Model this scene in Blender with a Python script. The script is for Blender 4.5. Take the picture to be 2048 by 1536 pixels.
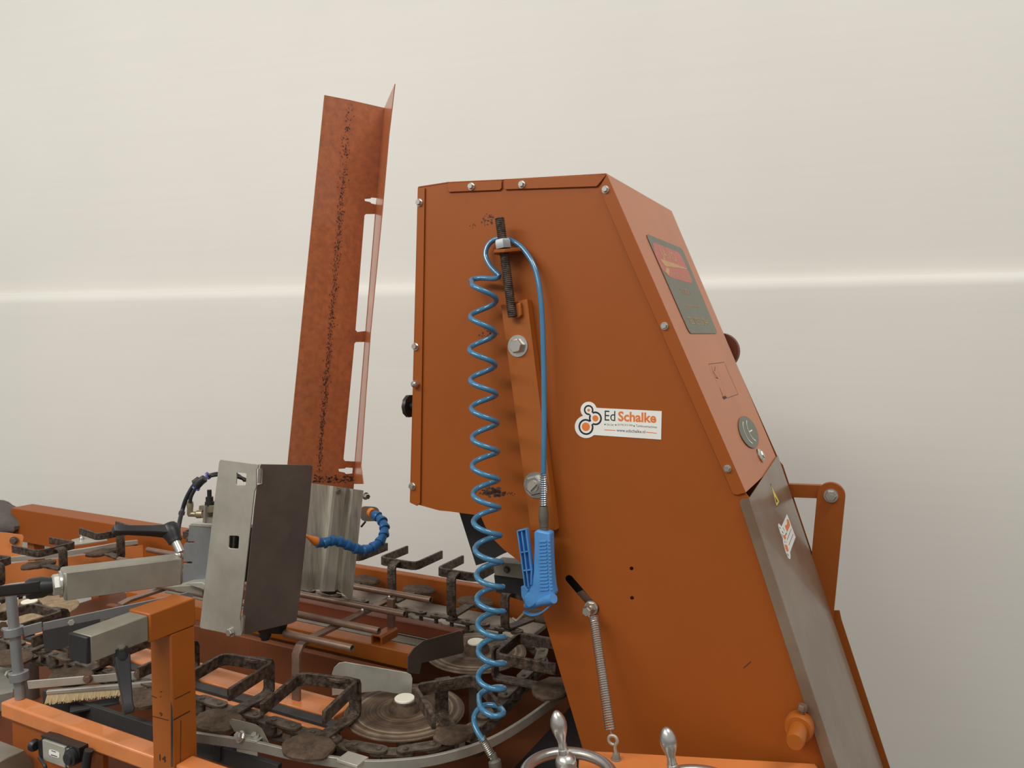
import bpy, bmesh, math, random
from mathutils import Vector as V, Matrix, noise
from mathutils.geometry import tessellate_polygon
random.seed(7)
for o in list(bpy.data.objects): bpy.data.objects.remove(o)
S = bpy.context.scene; COL = S.collection
PI = math.pi
# ------------------------------------------------------------------ camera
F_ = 1538.0; PITCH = math.atan(78/F_); TH = math.radians(27)
cd = bpy.data.cameras.new('camera'); cam = bpy.data.objects.new('camera', cd); COL.objects.link(cam)
cd.sensor_width = 36; cd.lens = 36*F_/2048; cd.clip_start = .02
CAM = V((0, 0, 1.7)); cam.location = CAM; cam.rotation_euler = (PI/2-PITCH, 0, 0)
S.camera = cam
S.view_settings.view_transform = 'Standard'; S.view_settings.look = 'None'
S.view_settings.gamma = 1; S.view_settings.exposure = 0.0; S.view_settings.use_curve_mapping = False
# ------------------------------------------------------------------ hall light
wd = bpy.data.worlds.new('world'); S.world = wd; wd.use_nodes = True
bg = wd.node_tree.nodes['Background']; bg.inputs[0].default_value = (1.0, .98, .95, 1); bg.inputs[1].default_value = .485
def lamp(loc, target, sx, sy, power, col=(1, .975, .935)):
    l = bpy.data.lights.new('hall_light', 'AREA'); l.shape = 'RECTANGLE'; l.size = sx; l.size_y = sy
    l.energy = power; l.color = col
    o = bpy.data.objects.new('hall_light', l); COL.objects.link(o); o.location = loc
    o.rotation_euler = (V(target)-V(loc)).to_track_quat('-Z', 'Y').to_euler()
lamp((-3.6, -.2, 4.3), (-1.8, 3.2, .8), 4.0, .7, 138)
lamp((2.2, -.3, 6.0), (1.2, 2.6, .4), 3.0, .6, 112)
lamp((-2.4, -2.8, 4.8), (0, 1.8, 1.2), 3.0, 1.0, 45)
# ------------------------------------------------------------------ frames: the machine's own axes (u along, w deep, z up)
MW = Matrix.Translation((.079, 1.6, 0)) @ Matrix.Rotation(-TH, 4, 'Z')
MI = MW.inverted(); R3 = MI.to_3x3(); CM = MI @ CAM
CP, SP = math.cos(PITCH), math.sin(PITCH)
FWD = R3 @ V((0, CP, -SP))
def ray(px, py):
    x = (px-1024)/F_; y = -(py-768)/F_
    return R3 @ V((x, CP+y*SP, -SP+y*CP))
def P(px, py, p0, n):                       # where the sight line meets a plane of the machine
    d = ray(px, py); n = V(n)
    return CM + d*((V(p0)-CM).dot(n)/d.dot(n))
def F(px, py, w=0.): return P(px, py, (0, w, 0), (0, 1, 0))
def T(px, py, z=.9): return P(px, py, (0, 0, z), (0, 0, 1))
def N(px, py, u): return P(px, py, (u, 0, 0), (1, 0, 0))
def D(px, py, Y):
    d = ray(px, py); return CM + d*(Y/(MW.to_3x3() @ d).y)
def m(px, p): return px/F_*(V(p)-CM).dot(FWD)     # size of px pixels at p
X, Y_, Z = V((1, 0, 0)), V((0, 1, 0)), V((0, 0, 1))
DD = V((.4405, .898, 0)).normalized()
# ------------------------------------------------------------------ materials
def mat(name, col, rough=.5, metal=0., var=.12, scale=6., bump=0., bscale=120., spec=.5, coat=0., col2=None, thr=None, coords='Object', stretch=None, trans=0.):
    mt = bpy.data.materials.new(name); mt.use_nodes = True; nt = mt.node_tree; b = nt.nodes['Principled BSDF']; L = nt.links
    b.inputs['Roughness'].default_value = rough; b.inputs['Metallic'].default_value = metal
    b.inputs['Specular IOR Level'].default_value = spec; b.inputs['Coat Weight'].default_value = coat
    if trans: b.inputs['Transmission Weight'].default_value = trans
    tc = nt.nodes.new('ShaderNodeTexCoord'); src = tc.outputs[coords]
    if stretch:
        mp = nt.nodes.new('ShaderNodeMapping'); mp.inputs['Scale'].default_value = stretch; L.new(src, mp.inputs[0]); src = mp.outputs[0]
    nz = nt.nodes.new('ShaderNodeTexNoise'); nz.inputs['Scale'].default_value = scale; nz.inputs['Detail'].default_value = 6; nz.inputs['Roughness'].default_value = .65
    L.new(src, nz.inputs['Vector'])
    rp = nt.nodes.new('ShaderNodeValToRGB')
    c = V(col); c2 = V(col2) if col2 else c*(1-var)
    lo, hi = thr if thr else (.3, .7)
    rp.color_ramp.elements[0].position = lo; rp.color_ramp.elements[1].position = hi
    rp.color_ramp.elements[0].color = (*c2, 1); rp.color_ramp.elements[1].color = (*(c if col2 else c*(1+var)), 1)
    L.new(nz.outputs['Fac'], rp.inputs[0]); L.new(rp.outputs[0], b.inputs['Base Color'])
    if bump:
        n2 = nt.nodes.new('ShaderNodeTexNoise'); n2.inputs['Scale'].default_value = bscale; n2.inputs['Detail'].default_value = 4
        L.new(src, n2.inputs['Vector'])
        bp = nt.nodes.new('ShaderNodeBump'); bp.inputs['Strength'].default_value = bump; bp.inputs['Distance'].default_value = .002
        L.new(n2.outputs['Fac'], bp.inputs['Height']); L.new(bp.outputs[0], b.inputs['Normal'])
    return mt
def srgb(r, g, b):
    return tuple(((c/255)/12.92 if c/255 < .04045 else ((c/255+.055)/1.055)**2.4) for c in (r, g, b))
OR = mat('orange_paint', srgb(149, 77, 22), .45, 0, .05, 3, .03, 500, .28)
ORF = mat('orange_paint_sheen_tint', srgb(186, 108, 60), .5, 0, .06, 5, .04, 400, .5, coat=.5)  # base colour lightened to carry the slope's sheen, on top of the coat
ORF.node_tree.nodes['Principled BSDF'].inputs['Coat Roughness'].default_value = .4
ORT = mat('orange_paint_pale_sheen', srgb(206, 124, 66), .45, 0, .1, 9, .08, 260, .5, coat=.4)  # paler base colour stands in for the sheen on the beam tops
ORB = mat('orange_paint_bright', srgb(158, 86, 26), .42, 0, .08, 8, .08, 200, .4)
ORR = mat('orange_paint_rusting', srgb(182, 106, 62), .34, 0, .1, 60, .1, 300, .5, col2=srgb(148, 86, 56), thr=(.3, .7), coat=.3)
RED = mat('red_brown_and_shade', srgb(108, 50, 22), .5, 0, .1, 8)  # real red brown, and orange with painted-in shade on the inner beam
PAN = mat('orange_paint_shaded', srgb(110, 58, 24), .6, 0, .2, 6, .1, 80)  # orange paint darkened in its colour to stand for shade below the chain
SAND = mat('sandy_dust_on_steel', srgb(170, 148, 116), .8, .05, .2, 60, .5, 160, .3, col2=srgb(120, 100, 76), thr=(.3, .7))
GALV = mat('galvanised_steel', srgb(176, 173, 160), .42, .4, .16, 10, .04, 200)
GALVB = mat('blue_grey_galvanised', srgb(140, 142, 142), .4, .55, .12, 14, .05, 200)
FITG = mat('grey_fitting_metal', srgb(112, 110, 100), .4, .5, .15, 60, .3, 500)
GALVS = mat('streaked_galvanised_sheet', srgb(206, 202, 186), .4, .25, .1, 9, .04, 200, col2=srgb(150, 143, 124), thr=(.3, .56), stretch=(5, 5, .5))
RAILG = mat('grey_rail_steel', srgb(158, 155, 145), .4, .5, .12, 20, .05, 200)
GALVD = mat('galvanised_steel_dull', srgb(142, 138, 124), .45, .35, .2, 10, .06, 160)
ALU = mat('cast_aluminium', srgb(196, 194, 188), .3, .9, .06, 20, .05, 200)
ZINC = mat('zinc_plated', srgb(205, 203, 195), .25, .9, .08, 40)
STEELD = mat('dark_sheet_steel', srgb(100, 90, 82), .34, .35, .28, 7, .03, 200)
RUST = mat('rusted_black_steel', srgb(104, 88, 75), .5, .35, .2, 70, .8, 170, .5, col2=srgb(42, 33, 27), thr=(.38, .66))
TUBEB = mat('brown_oxidised_tube', srgb(128, 102, 86), .42, .45, .15, 40, .15, 300)
SOIL = mat('dried_soil_on_steel', srgb(104, 85, 68), .8, .05, .25, 50, .9, 140, .3, col2=srgb(64, 51, 41), thr=(.3, .7))
LINK = mat('worn_chain_steel', srgb(118, 106, 92), .42, .55, .3, 50, .3, 200, .5, col2=srgb(66, 55, 45), thr=(.35, .65))
BLACK = mat('black_plastic', srgb(34, 34, 35), .42, 0, .1, 30, .05, 400)
RUB = mat('dark_rubber', srgb(56, 55, 54), .6, 0, .15, 20, .1, 200)
BLUE = mat('blue_plastic', srgb(80, 142, 200), .4, 0, .06, 20, .05, 300)
BLUED = mat('blue_segment_plastic', srgb(42, 98, 150), .35, 0, .1, 40)
HOSE = mat('blue_polyurethane_hose', srgb(58, 116, 150), .14, 0, .08, 30, 0, 100, .6, coat=.4)
NOZ = mat('orange_plastic', srgb(240, 140, 55), .4, 0, .05, 20)
BRASS = mat('brass_fitting', srgb(150, 138, 112), .35, .6, .15, 30)
WHITEP = mat('white_plastic', srgb(232, 228, 208), .4, 0, .05, 20)
BRIS = mat('natural_bristle', srgb(232, 212, 168), .75, 0, .2, 60, .3, 300, col2=srgb(190, 164, 118), thr=(.3, .65), stretch=(8, 8, .6))
BRN = mat('brown_cover_paint', srgb(126, 108, 90), .3, 0, .08, 5, .03, 300, .5, coat=.15, col2=srgb(112, 90, 72), thr=(.42, .6))
STIK = mat('sticker_white', srgb(232, 232, 226), .4, 0, .03, 30)
INK = mat('black_print', srgb(28, 28, 32), .5, 0, .02, 20)
INKO = mat('orange_print', srgb(222, 122, 52), .5, 0, .04, 20)
LABG = mat('grey_green_label', srgb(100, 102, 84), .4, 0, .08, 30)
LABR = mat('faded_red_label', srgb(186, 92, 78), .4, 0, .1, 30)
LABY = mat('faded_yellow_print', srgb(190, 148, 98), .45, 0, .1, 30)
YEL = mat('yellow_warning', srgb(226, 200, 90), .45, 0, .05, 20)
CLOTH = mat('dark_grey_cloth', srgb(92, 86, 80), .7, 0, .2, 8, .5, 60)
PURP = mat('purple_collar', srgb(100, 98, 170), .4, 0, .05, 20)
INKM = mat('marker_ink', srgb(40, 26, 20), .6, 0, .02, 20)
DIRT = mat('rust_speckle', srgb(72, 48, 36), .7, 0, .3, 120, .3, 300)

def disc_mat():
    mt = bpy.data.materials.new('scored_steel_disc'); mt.use_nodes = True; nt = mt.node_tree; b = nt.nodes['Principled BSDF']; L = nt.links
    tc = nt.nodes.new('ShaderNodeTexCoord'); ln = nt.nodes.new('ShaderNodeVectorMath'); ln.operation = 'LENGTH'
    mp = nt.nodes.new('ShaderNodeMapping'); mp.inputs['Scale'].default_value = (1, 1, 0); L.new(tc.outputs['Object'], mp.inputs[0]); L.new(mp.outputs[0], ln.inputs[0])
    nz = nt.nodes.new('ShaderNodeTexNoise'); nz.noise_dimensions = '1D'; nz.inputs['Scale'].default_value = 130; nz.inputs['Detail'].default_value = 5; nz.inputs['Roughness'].default_value = .75
    L.new(ln.outputs['Value'], nz.inputs['W'])
    n2 = nt.nodes.new('ShaderNodeTexNoise'); n2.inputs['Scale'].default_value = 28; n2.inputs['Detail'].default_value = 6; L.new(tc.outputs['Object'], n2.inputs['Vector'])
    mx = nt.nodes.new('ShaderNodeMath'); mx.operation = 'MULTIPLY_ADD'; mx.inputs[1].default_value = .35; L.new(n2.outputs['Fac'], mx.inputs[0])
    ms = nt.nodes.new('ShaderNodeMath'); ms.operation = 'MULTIPLY'; ms.inputs[1].default_value = .65; L.new(nz.outputs['Fac'], ms.inputs[0]); L.new(ms.outputs[0], mx.inputs[2])
    rp = nt.nodes.new('ShaderNodeValToRGB'); e = rp.color_ramp.elements
    e[0].position = .36; e[0].color = (*srgb(70, 56, 46), 1); e[1].position = .66; e[1].color = (*srgb(158, 142, 122), 1)
    k = e.new(.5); k.color = (*srgb(104, 86, 70), 1)
    L.new(mx.outputs[0], rp.inputs[0])
    r2 = nt.nodes.new('ShaderNodeValToRGB'); e2_ = r2.color_ramp.elements; e2_[0].position = .035; e2_[0].color = (.75, .68, .6, 1); e2_[1].position = .13; e2_[1].color = (1, .97, .92, 1)
    for p_, c_ in ((.05, (.95, .88, .8)), (.06, (.62, .52, .45)), (.092, (.66, .56, .48)), (.098, (1.15, 1.12, 1.05))): k = e2_.new(p_); k.color = (*c_, 1)
    L.new(ln.outputs['Value'], r2.inputs[0])
    mm = nt.nodes.new('ShaderNodeMix'); mm.data_type = 'RGBA'; mm.blend_type = 'MULTIPLY'; mm.inputs[0].default_value = 1
    L.new(rp.outputs[0], mm.inputs[6]); L.new(r2.outputs[0], mm.inputs[7]); L.new(mm.outputs[2], b.inputs['Base Color'])
    b.inputs['Roughness'].default_value = .5; b.inputs['Metallic'].default_value = .35
    bp = nt.nodes.new('ShaderNodeBump'); bp.inputs['Strength'].default_value = .5; bp.inputs['Distance'].default_value = .002
    L.new(nz.outputs['Fac'], bp.inputs['Height']); L.new(bp.outputs[0], b.inputs['Normal'])
    return mt
DISC = disc_mat()
def wall_mat():
    mt = bpy.data.materials.new('white_sheeting'); mt.use_nodes = True; nt = mt.node_tree; b = nt.nodes['Principled BSDF']; L = nt.links
    tc = nt.nodes.new('ShaderNodeTexCoord')
    mp = nt.nodes.new('ShaderNodeMapping'); mp.inputs['Scale'].default_value = (.25, 1, 14); L.new(tc.outputs['Object'], mp.inputs[0])
    nz = nt.nodes.new('ShaderNodeTexNoise'); nz.inputs['Scale'].default_value = 3; nz.inputs['Detail'].default_value = 5; L.new(mp.outputs[0], nz.inputs['Vector'])
    n2 = nt.nodes.new('ShaderNodeTexNoise'); n2.inputs['Scale'].default_value = 1.6; n2.inputs['Detail'].default_value = 4; L.new(tc.outputs['Object'], n2.inputs['Vector'])
    ad = nt.nodes.new('ShaderNodeMath'); ad.operation = 'MULTIPLY_ADD'; ad.inputs[1].default_value = .4; L.new(nz.outputs['Fac'], ad.inputs[0])
    ml = nt.nodes.new('ShaderNodeMath'); ml.operation = 'MULTIPLY'; ml.inputs[1].default_value = .6; L.new(n2.outputs['Fac'], ml.inputs[0]); L.new(ml.outputs[0], ad.inputs[2])
    rp = nt.nodes.new('ShaderNodeValToRGB'); e = rp.color_ramp.elements
    e[0].position = .3; e[0].color = (*srgb(217, 214, 206), 1); e[1].position = .7; e[1].color = (*srgb(222, 219, 211), 1)
    L.new(ad.outputs[0], rp.inputs[0]); L.new(rp.outputs[0], b.inputs['Base Color']); b.inputs['Roughness'].default_value = .6
    bp = nt.nodes.new('ShaderNodeBump'); bp.inputs['Strength'].default_value = .2; bp.inputs['Distance'].default_value = .01
    L.new(n2.outputs['Fac'], bp.inputs['Height']); L.new(bp.outputs[0], b.inputs['Normal'])
    return mt
WALL = wall_mat()
FLOOR = mat('grey_concrete', srgb(120, 114, 106), .7, 0, .12, 3, .1, 60)
# ------------------------------------------------------------------ mesh helpers
def perp(t):
    a = Z if abs(t.z) < .9 else X
    x = t.cross(a).normalized(); return x, t.cross(x).normalized()
class MB:
    def __init__(s): s.bm = bmesh.new()
    def poly(s, pts): return s.bm.faces.new([s.bm.verts.new(p) for p in pts])
    def loft(s, rings, closed=False, caps=True):
        vs = [[s.bm.verts.new(p) for p in r] for r in rings]; n = len(vs[0]); k = len(vs)
        for i in range(k if closed else k-1):
            a, b = vs[i], vs[(i+1) % k]
            for j in range(n): s.bm.faces.new((a[j], a[(j+1) % n], b[(j+1) % n], b[j]))
        if caps and not closed:
            s.bm.faces.new(list(reversed(vs[0]))); s.bm.faces.new(vs[-1])
        return s
    def prism(s, pts, vec, holes=()):
        vec = V(vec); loops = [[V(p) for p in pts]]+[[V(p) for p in h] for h in holes]
        A = [[s.bm.verts.new(p) for p in l] for l in loops]; B = [[s.bm.verts.new(p+vec) for p in l] for l in loops]
        fa = [v for l in A for v in l]; fb = [v for l in B for v in l]
        for t in tessellate_polygon(loops):
            try: s.bm.faces.new([fa[i] for i in t]); s.bm.faces.new([fb[i] for i in reversed(t)])
            except ValueError: pass
        for a, b in zip(A, B):
            n = len(a)
            for i in range(n): s.bm.faces.new((a[i], b[i], b[(i+1) % n], a[(i+1) % n]))
        return s
    def box(s, c, sx, sy, sz, ax=(X, Y_, Z)):
        c = V(c); a, b, d = [V(q)*h/2 for q, h in zip(ax, (sx, sy, sz))]
        return s.loft([[c-a-b-d, c+a-b-d, c+a+b-d, c-a+b-d], [c-a-b+d, c+a-b+d, c+a+b+d, c-a+b+d]])
    def beam(s, a, b, wd, ht, up=Z):
        a, b = V(a), V(b); t = (b-a).normalized(); sx = t.cross(V(up)).normalized(); uy = sx.cross(t)
        r = [sx*wd/2+uy*ht/2, -sx*wd/2+uy*ht/2, -sx*wd/2-uy*ht/2, sx*wd/2-uy*ht/2]
        return s.loft([[a+q for q in r], [b+q for q in r]])
    def tube(s, path, r, n=12, closed=False, caps=True, radii=None, inner=0):
        path = [V(p) for p in path]; k = len(path); rings = []; x = None
        for i in range(k):
            if closed: t = (path[(i+1) % k]-path[i-1]).normalized()
            else: t = (path[min(i+1, k-1)]-path[max(i-1, 0)]).normalized()
            if x is None: x, _ = perp(t)
            x = (x-t*x.dot(t)).normalized(); y = t.cross(x); rr = radii[i] if radii else r
            rings.append([path[i]+(x*math.cos(q)+y*math.sin(q))*rr for q in [2*PI*j/n for j in range(n)]])
        if inner:   # hollow ends
            d0 = (path[1]-path[0]).normalized(); d1 = (path[-1]-path[-2]).normalized()
            f = inner
            r0 = [path[0]+(p-path[0])*f for p in rings[0]]; r1 = [path[-1]+(p-path[-1])*f for p in rings[-1]]
            rings = [[p+d0*r*3 for p in r0], r0]+rings+[r1, [p-d1*r*3 for p in r1]]
        return s.loft(rings, closed, caps)
    def flat(s, path, wdir, wid, th, closed=False):     # flat bar bent along a path, its width along wdir
        path = [V(p) for p in path]; wdir = V(wdir).normalized(); k = len(path); rings = []
        for i in range(k):
            if closed: d0 = (path[i]-path[i-1]).normalized(); d1 = (path[(i+1) % k]-path[i]).normalized()
            else:
                d0 = (path[i]-path[i-1]).normalized() if i else (path[1]-path[0]).normalized()
                d1 = (path[i+1]-path[i]).normalized() if i < k-1 else d0
            n0, n1 = d0.cross(wdir).normalized(), d1.cross(wdir).normalized(); nn = (n0+n1).normalized()
            h = th/2/max(.4, nn.dot(n0)); a, b = nn*h, wdir*wid/2
            rings.append([path[i]+a+b, path[i]-a+b, path[i]-a-b, path[i]+a-b])
        return s.loft(rings, closed)
    def lathe(s, o, ax, prof, n=24, caps=True):
        o = V(o); ax = V(ax).normalized(); x, y = perp(ax)
        return s.loft([[o+ax*h+(x*math.cos(q)+y*math.sin(q))*max(r, 1e-5) for q in [2*PI*j/n for j in range(n)]] for r, h in prof], False, caps)
    def bolt(s, o, ax, r, h, washer=True, rot=0.):      # hexagon head standing on o along ax
        o = V(o); ax = V(ax).normalized(); x, y = perp(ax); b = 0
        if washer: s.lathe(o, ax, [(r*1.25, 0), (r*1.25, h*.22)], 20); b = h*.22
        def hx(rr, z, n=6): return [o+ax*z+(x*math.cos(q+rot)+y*math.sin(q+rot))*rr for q in [2*PI*j/n for j in range(n)]]
        s.loft([hx(r, b), hx(r, b+h*.75), hx(r*.86, b+h)])
        return s
    def ball(s, c, r, n=16, sc=(1, 1, 1)):
        c = V(c); rings = []
        for i in range(1, n//2): 
            a = PI*i/(n//2); rings.append([c+V((math.sin(a)*math.cos(2*PI*j/n)*r*sc[0], math.sin(a)*math.sin(2*PI*j/n)*r*sc[1], math.cos(a)*r*sc[2])) for j in range(n)])
        return s.loft(rings)
    def disk(s, o, x, y, rx, ry=None, n=32):
        ry = ry or rx
        return s.poly([V(o)+V(x)*math.cos(2*PI*j/n)*rx+V(y)*math.sin(2*PI*j/n)*ry for j in range(n)])
    def ring(s, o, x, y, r0, r1, n=36):
        o, x, y = V(o), V(x), V(y)
        a = [s.bm.verts.new(o+(x*math.cos(2*PI*j/n)+y*math.sin(2*PI*j/n))*r0) for j in range(n)]
        b = [s.bm.verts.new(o+(x*math.cos(2*PI*j/n)+y*math.sin(2*PI*j/n))*r1) for j in range(n)]
        for j in range(n): s.bm.faces.new((a[j], a[(j+1) % n], b[(j+1) % n], b[j]))
    def text(s, txt, o, xd, yd, w, h, bold=0.):         # lettering fitted to a w x h field whose lower left corner is o
        cu = bpy.data.curves.new('t', 'FONT'); cu.body = txt; cu.offset = bold; cu.resolution_u = 3
        ob = bpy.data.objects.new('t', cu); COL.objects.link(ob)
        me = bpy.data.meshes.new_from_object(ob.evaluated_get(bpy.context.evaluated_depsgraph_get()))
        xs = [v.co.x for v in me.vertices]; ys = [v.co.y for v in me.vertices]
        x0, x1, y0, y1 = min(xs), max(xs), min(ys), max(ys); xd, yd, o = V(xd), V(yd), V(o)
        vs = [s.bm.verts.new(o+xd*(v.co.x-x0)/(x1-x0)*w+yd*(v.co.y-y0)/(y1-y0)*h) for v in me.vertices]
        for f in me.polygons:
            try: s.bm.faces.new([vs[i] for i in f.vertices])
            except ValueError: pass
        bpy.data.objects.remove(ob); bpy.data.curves.remove(cu); bpy.data.meshes.remove(me)
        return s
def thing(name, label, cat, loc, group=None, rot=0.):
    o = bpy.data.objects.new(name, None); COL.objects.link(o); o.empty_display_size = .05
    loc = V(loc); o.location = MW @ loc; o.rotation_euler = (0, 0, -TH+rot); o['label'] = label; o['category'] = cat
    if group: o['group'] = group
    o['_l'] = loc
    return o
def rootof(o):
    while o.parent: o = o.parent
    return o
def finish(bm, name, mt, flatten):
    bmesh.ops.remove_doubles(bm, verts=bm.verts, dist=1e-6) if not flatten else None
    bmesh.ops.recalc_face_normals(bm, faces=bm.faces)
    for f in bm.faces: f.smooth = True
    for e in bm.edges:
        if len(e.link_faces) != 2 or e.calc_face_angle(0) > math.radians(38): e.smooth = False
    me = bpy.data.meshes.new(name); bm.to_mesh(me); bm.free(); me.materials.append(mt); return me
def part(name, mb, mt, par, bevel=0., label=None, local=False, flatten=False, kind=None):
    if not local:
        l = V(rootof(par)['_l']); bmesh.ops.translate(mb.bm, verts=mb.bm.verts, vec=-l)
    o = bpy.data.objects.new(name, finish(mb.bm, name, mt, flatten)); COL.objects.link(o); o.parent = par
    if bevel:
        b = o.modifiers.new('bevel', 'BEVEL'); b.width = bevel; b.segments = 2; b.limit_method = 'ANGLE'; b.angle_limit = math.radians(40)
    if label: o['label'] = label
    if kind: o['kind'] = kind
    return o
def solo(name, mb, mt, label, cat, loc, bevel=0., group=None):      # a thing that is one mesh
    loc = V(loc); bmesh.ops.translate(mb.bm, verts=mb.bm.verts, vec=-loc)
    o = bpy.data.objects.new(name, finish(mb.bm, name, mt, False)); COL.objects.link(o)
    o.location = MW @ loc; o.rotation_euler = (0, 0, -TH); o['label'] = label; o['category'] = cat; o['_l'] = loc
    if group: o['group'] = group
    if bevel:
        b = o.modifiers.new('bevel', 'BEVEL'); b.width = bevel; b.segments = 2; b.limit_method = 'ANGLE'; b.angle_limit = math.radians(40)
    return o
def copy_tree(o, parent=None):
    c = o.copy(); COL.objects.link(c)
    if parent: c.parent = parent
    for ch in o.children: copy_tree(ch, c)
    return c
def spline(pts, n=8):
    pts = [V(p) for p in pts]; out = []
    for i in range(len(pts)-1):
        p0, p1, p2, p3 = pts[max(i-1, 0)], pts[i], pts[i+1], pts[min(i+2, len(pts)-1)]
        for k in range(n):
            t = k/n; out.append(.5*((2*p1)+(p2-p0)*t+(2*p0-5*p1+4*p2-p3)*t*t+(3*p1-p0-3*p2+p3)*t**3))
    return out+[pts[-1]]
def Fs(l, w=0.): return [F(x, y, w) for x, y in l]
def Ts(l, z=.9): return [T(x, y, z) for x, y in l]
def rrect(pts, k=.2, n=4):       # round the corners of a small polygon
    out = []; c = len(pts)
    for i in range(c):
        a, b, d = V(pts[i-1]), V(pts[i]), V(pts[(i+1) % c])
        p0, p1 = b.lerp(a, k), b.lerp(d, k)
        for j in range(n+1):
            t = j/n; out.append((1-t)**2*p0+2*t*(1-t)*b+t*t*p1)
    return out
# ================================================================== SETTING
def struct(name, mb, mt, loc=(0, 0, 0), rz=0.):
    o = bpy.data.objects.new(name, finish(mb.bm, name, mt, False)); COL.objects.link(o); o['kind'] = 'structure'; o.location = loc; o.rotation_euler = (0, 0, rz); return o
b = MB(); b.box((0, 0, -.05), 30, 24, .1); struct('floor', b, FLOOR)
b = MB(); zs = 1.962
rings = []
for i in range(181):
    x = -9+i*.1; n1 = noise.noise(V((x*1.3, 0, 0))); n2 = noise.noise(V((x*3.1, 4, 0))); dz = .004*n1; dp = .034+.006*n1+.006*n2
    rings.append([V((x, d, z)) for d, z in [(.12, 0), (-.036, 0), (-.036, 1.2), (-dp, zs-.12), (-dp, zs-.05+dz)]+[(-dp*math.cos(a), zs-.05+.05*math.sin(a)+dz) for a in [PI/2*k/7 for k in range(1, 8)]]+[(.03, zs+dz), (.03, zs+.01), (.03, 4.6), (.12, 4.6)]])
b.loft(rings)
struct('wall_back', b, WALL, (0, 3.3, 0), math.radians(-16))
# ================================================================== TOWER HOOD
hood = thing('elevator_hood', 'tall orange sheet metal hood with a sloped front and a white company sticker', 'machine hood', (.3, .2, 0))
A, B_ = F(1213, 349), F(1490, 985); C_, D_ = F(1499, 996, -.004), F(1676, 1536, -.004)
loR = F(1740, 1740); loL = F(1238, 1740)
out = Fs([(837, 375), (895, 366), (1003, 361), (1213, 349), (1490, 985), (1499, 996), (1676, 1536), (1740, 1740)])+[V((loR.x, 0, .02)), V((loL.x, 0, .02))] + \
    Fs([(1238, 1740), (1165, 1496), (1080, 1208), (1074, 1180), (1062, 1146), (1045, 1128), (1022, 1110), (1010, 1101), (985, 1077), (970, 1052), (961, 1031), (922, 1026), (900, 1023), (878, 1021), (835, 1009), (821, 1005)])
def capsule(a, c, r, n=8):
    a, c = V(a), V(c); t = (c-a).normalized(); s = V((-t.y, t.x))
    return [(a+(s*math.cos(q)-t*math.sin(q))*r)[:] for q in [PI*i/n for i in range(n+1)]]+[(c+(-s*math.cos(q)+t*math.sin(q))*r)[:] for q in [PI*i/n for i in range(n+1)]]
slot = Fs(capsule((1138, 1158), (1190, 1218), 8))
def circ(x, y, r, n=12): return [(x+r*math.cos(2*PI*i/n), y+r*math.sin(2*PI*i/n)) for i in range(n)]
holes = [slot, Fs(circ(1263, 1137, 4)), Fs(circ(1264, 1196, 4))]
b = MB(); b.prism(out, (0, .003, 0), holes); part('side_panel', b, OR, hood)
# far side panel and the skins between
WT, WB = .473, .41
far = [V((p.x, .44, p.z)) for p in out]
b = MB(); b.prism(far, (0, .003, 0)); part('side_panel', b, OR, hood)
b = MB(); b.prism(Fs([(1666, 1221), (1679, 1221), (1683, 1240), (1780, 1536), (1847, 1740), (1500, 1740)], .446), (0, .003, 0)); part('rear_panel', b, OR, hood)
def skin(p, q, w0, w1a, w1b, th):
    p, q = V(p), V(q); t = (q-p).normalized(); n = V((t.z, 0, -t.x))
    if n.z < 0: n = -n
    mb = MB(); mb.prism([V((p.x, w0, p.z)), V((q.x, w0, q.z)), V((q.x, w1b, q.z)), V((p.x, w1a, p.z))], n*th); return mb
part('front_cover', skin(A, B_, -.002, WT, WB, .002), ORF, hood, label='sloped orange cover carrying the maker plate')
part('top_cover', skin(F(1003, 361), A, -.002, .44, WT, .002), OR, hood)
part('top_cover', skin(F(895, 366), F(1003, 361), -.002, .44, .44, .002), OR, hood)
part('top_cover', skin(F(837, 375), F(895, 366), -.001, .44, .44, .002), OR, hood)
p, q = F(837, 375), F(821, 1005)
b = MB(); b.prism([V((p.x, 0, p.z)), V((q.x, 0, q.z)), V((q.x, .44, q.z)), V((p.x, .44, p.z))], (-.002, 0, 0)); part('back_cover', b, OR, hood)
def flange(pts, w=-.0045, th=.0025, k=0): 
    mb = MB(); mb.prism(Fs(pts, w), (0, th, 0)); part('flange', mb, OR, hood, .0008)
flange([(837, 376), (849, 375), (840, 1007), (834, 1012), (821, 1006)])
flange([(895, 366), (1003, 361), (1003, 376), (999, 380), (897, 384), (895, 380)])
flange([(1008, 358), (1213, 349), (1196, 370), (1192, 373), (1010, 379), (1007, 374)])
flange([(1213, 350), (1491, 986), (1476, 990), (1465, 988), (1258, 518), (1198, 376)])
for (x, y) in [(943, 373), (1044, 369), (1211, 379), (839, 405), (831, 693), (825, 972), (1329, 652), (1455, 937)]:
    o = F(x, y, -.0045); b = MB(); b.bolt(o, -Y_, m(6.2, o), m(6, o), True, .3); part('hood_screw', b, ZINC, hood)
o = F(833, 768, -.0045); b = MB(); b.bolt(o, -Y_, m(8, o), m(7, o), False); b.lathe(o, -Y_, [(m(7, o), .004), (m(7, o), .010), (m(5.5, o), .014), (m(2.5, o), .017)], 16); part('cap_nut', b, ZINC, hood)
# knob peeping out behind the hood's left edge
o = V((q.x-.002, .03, F(817, 812, .03).z)); kl = (o.x-F(812, 812, .03).x); b = MB(); b.lathe(o, -X, [(.010, 0), (.010, kl*.45), (.027, kl*.5), (.027, kl*.8), (.018, kl)], 10); part('knob', b, BLACK, hood)
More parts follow.
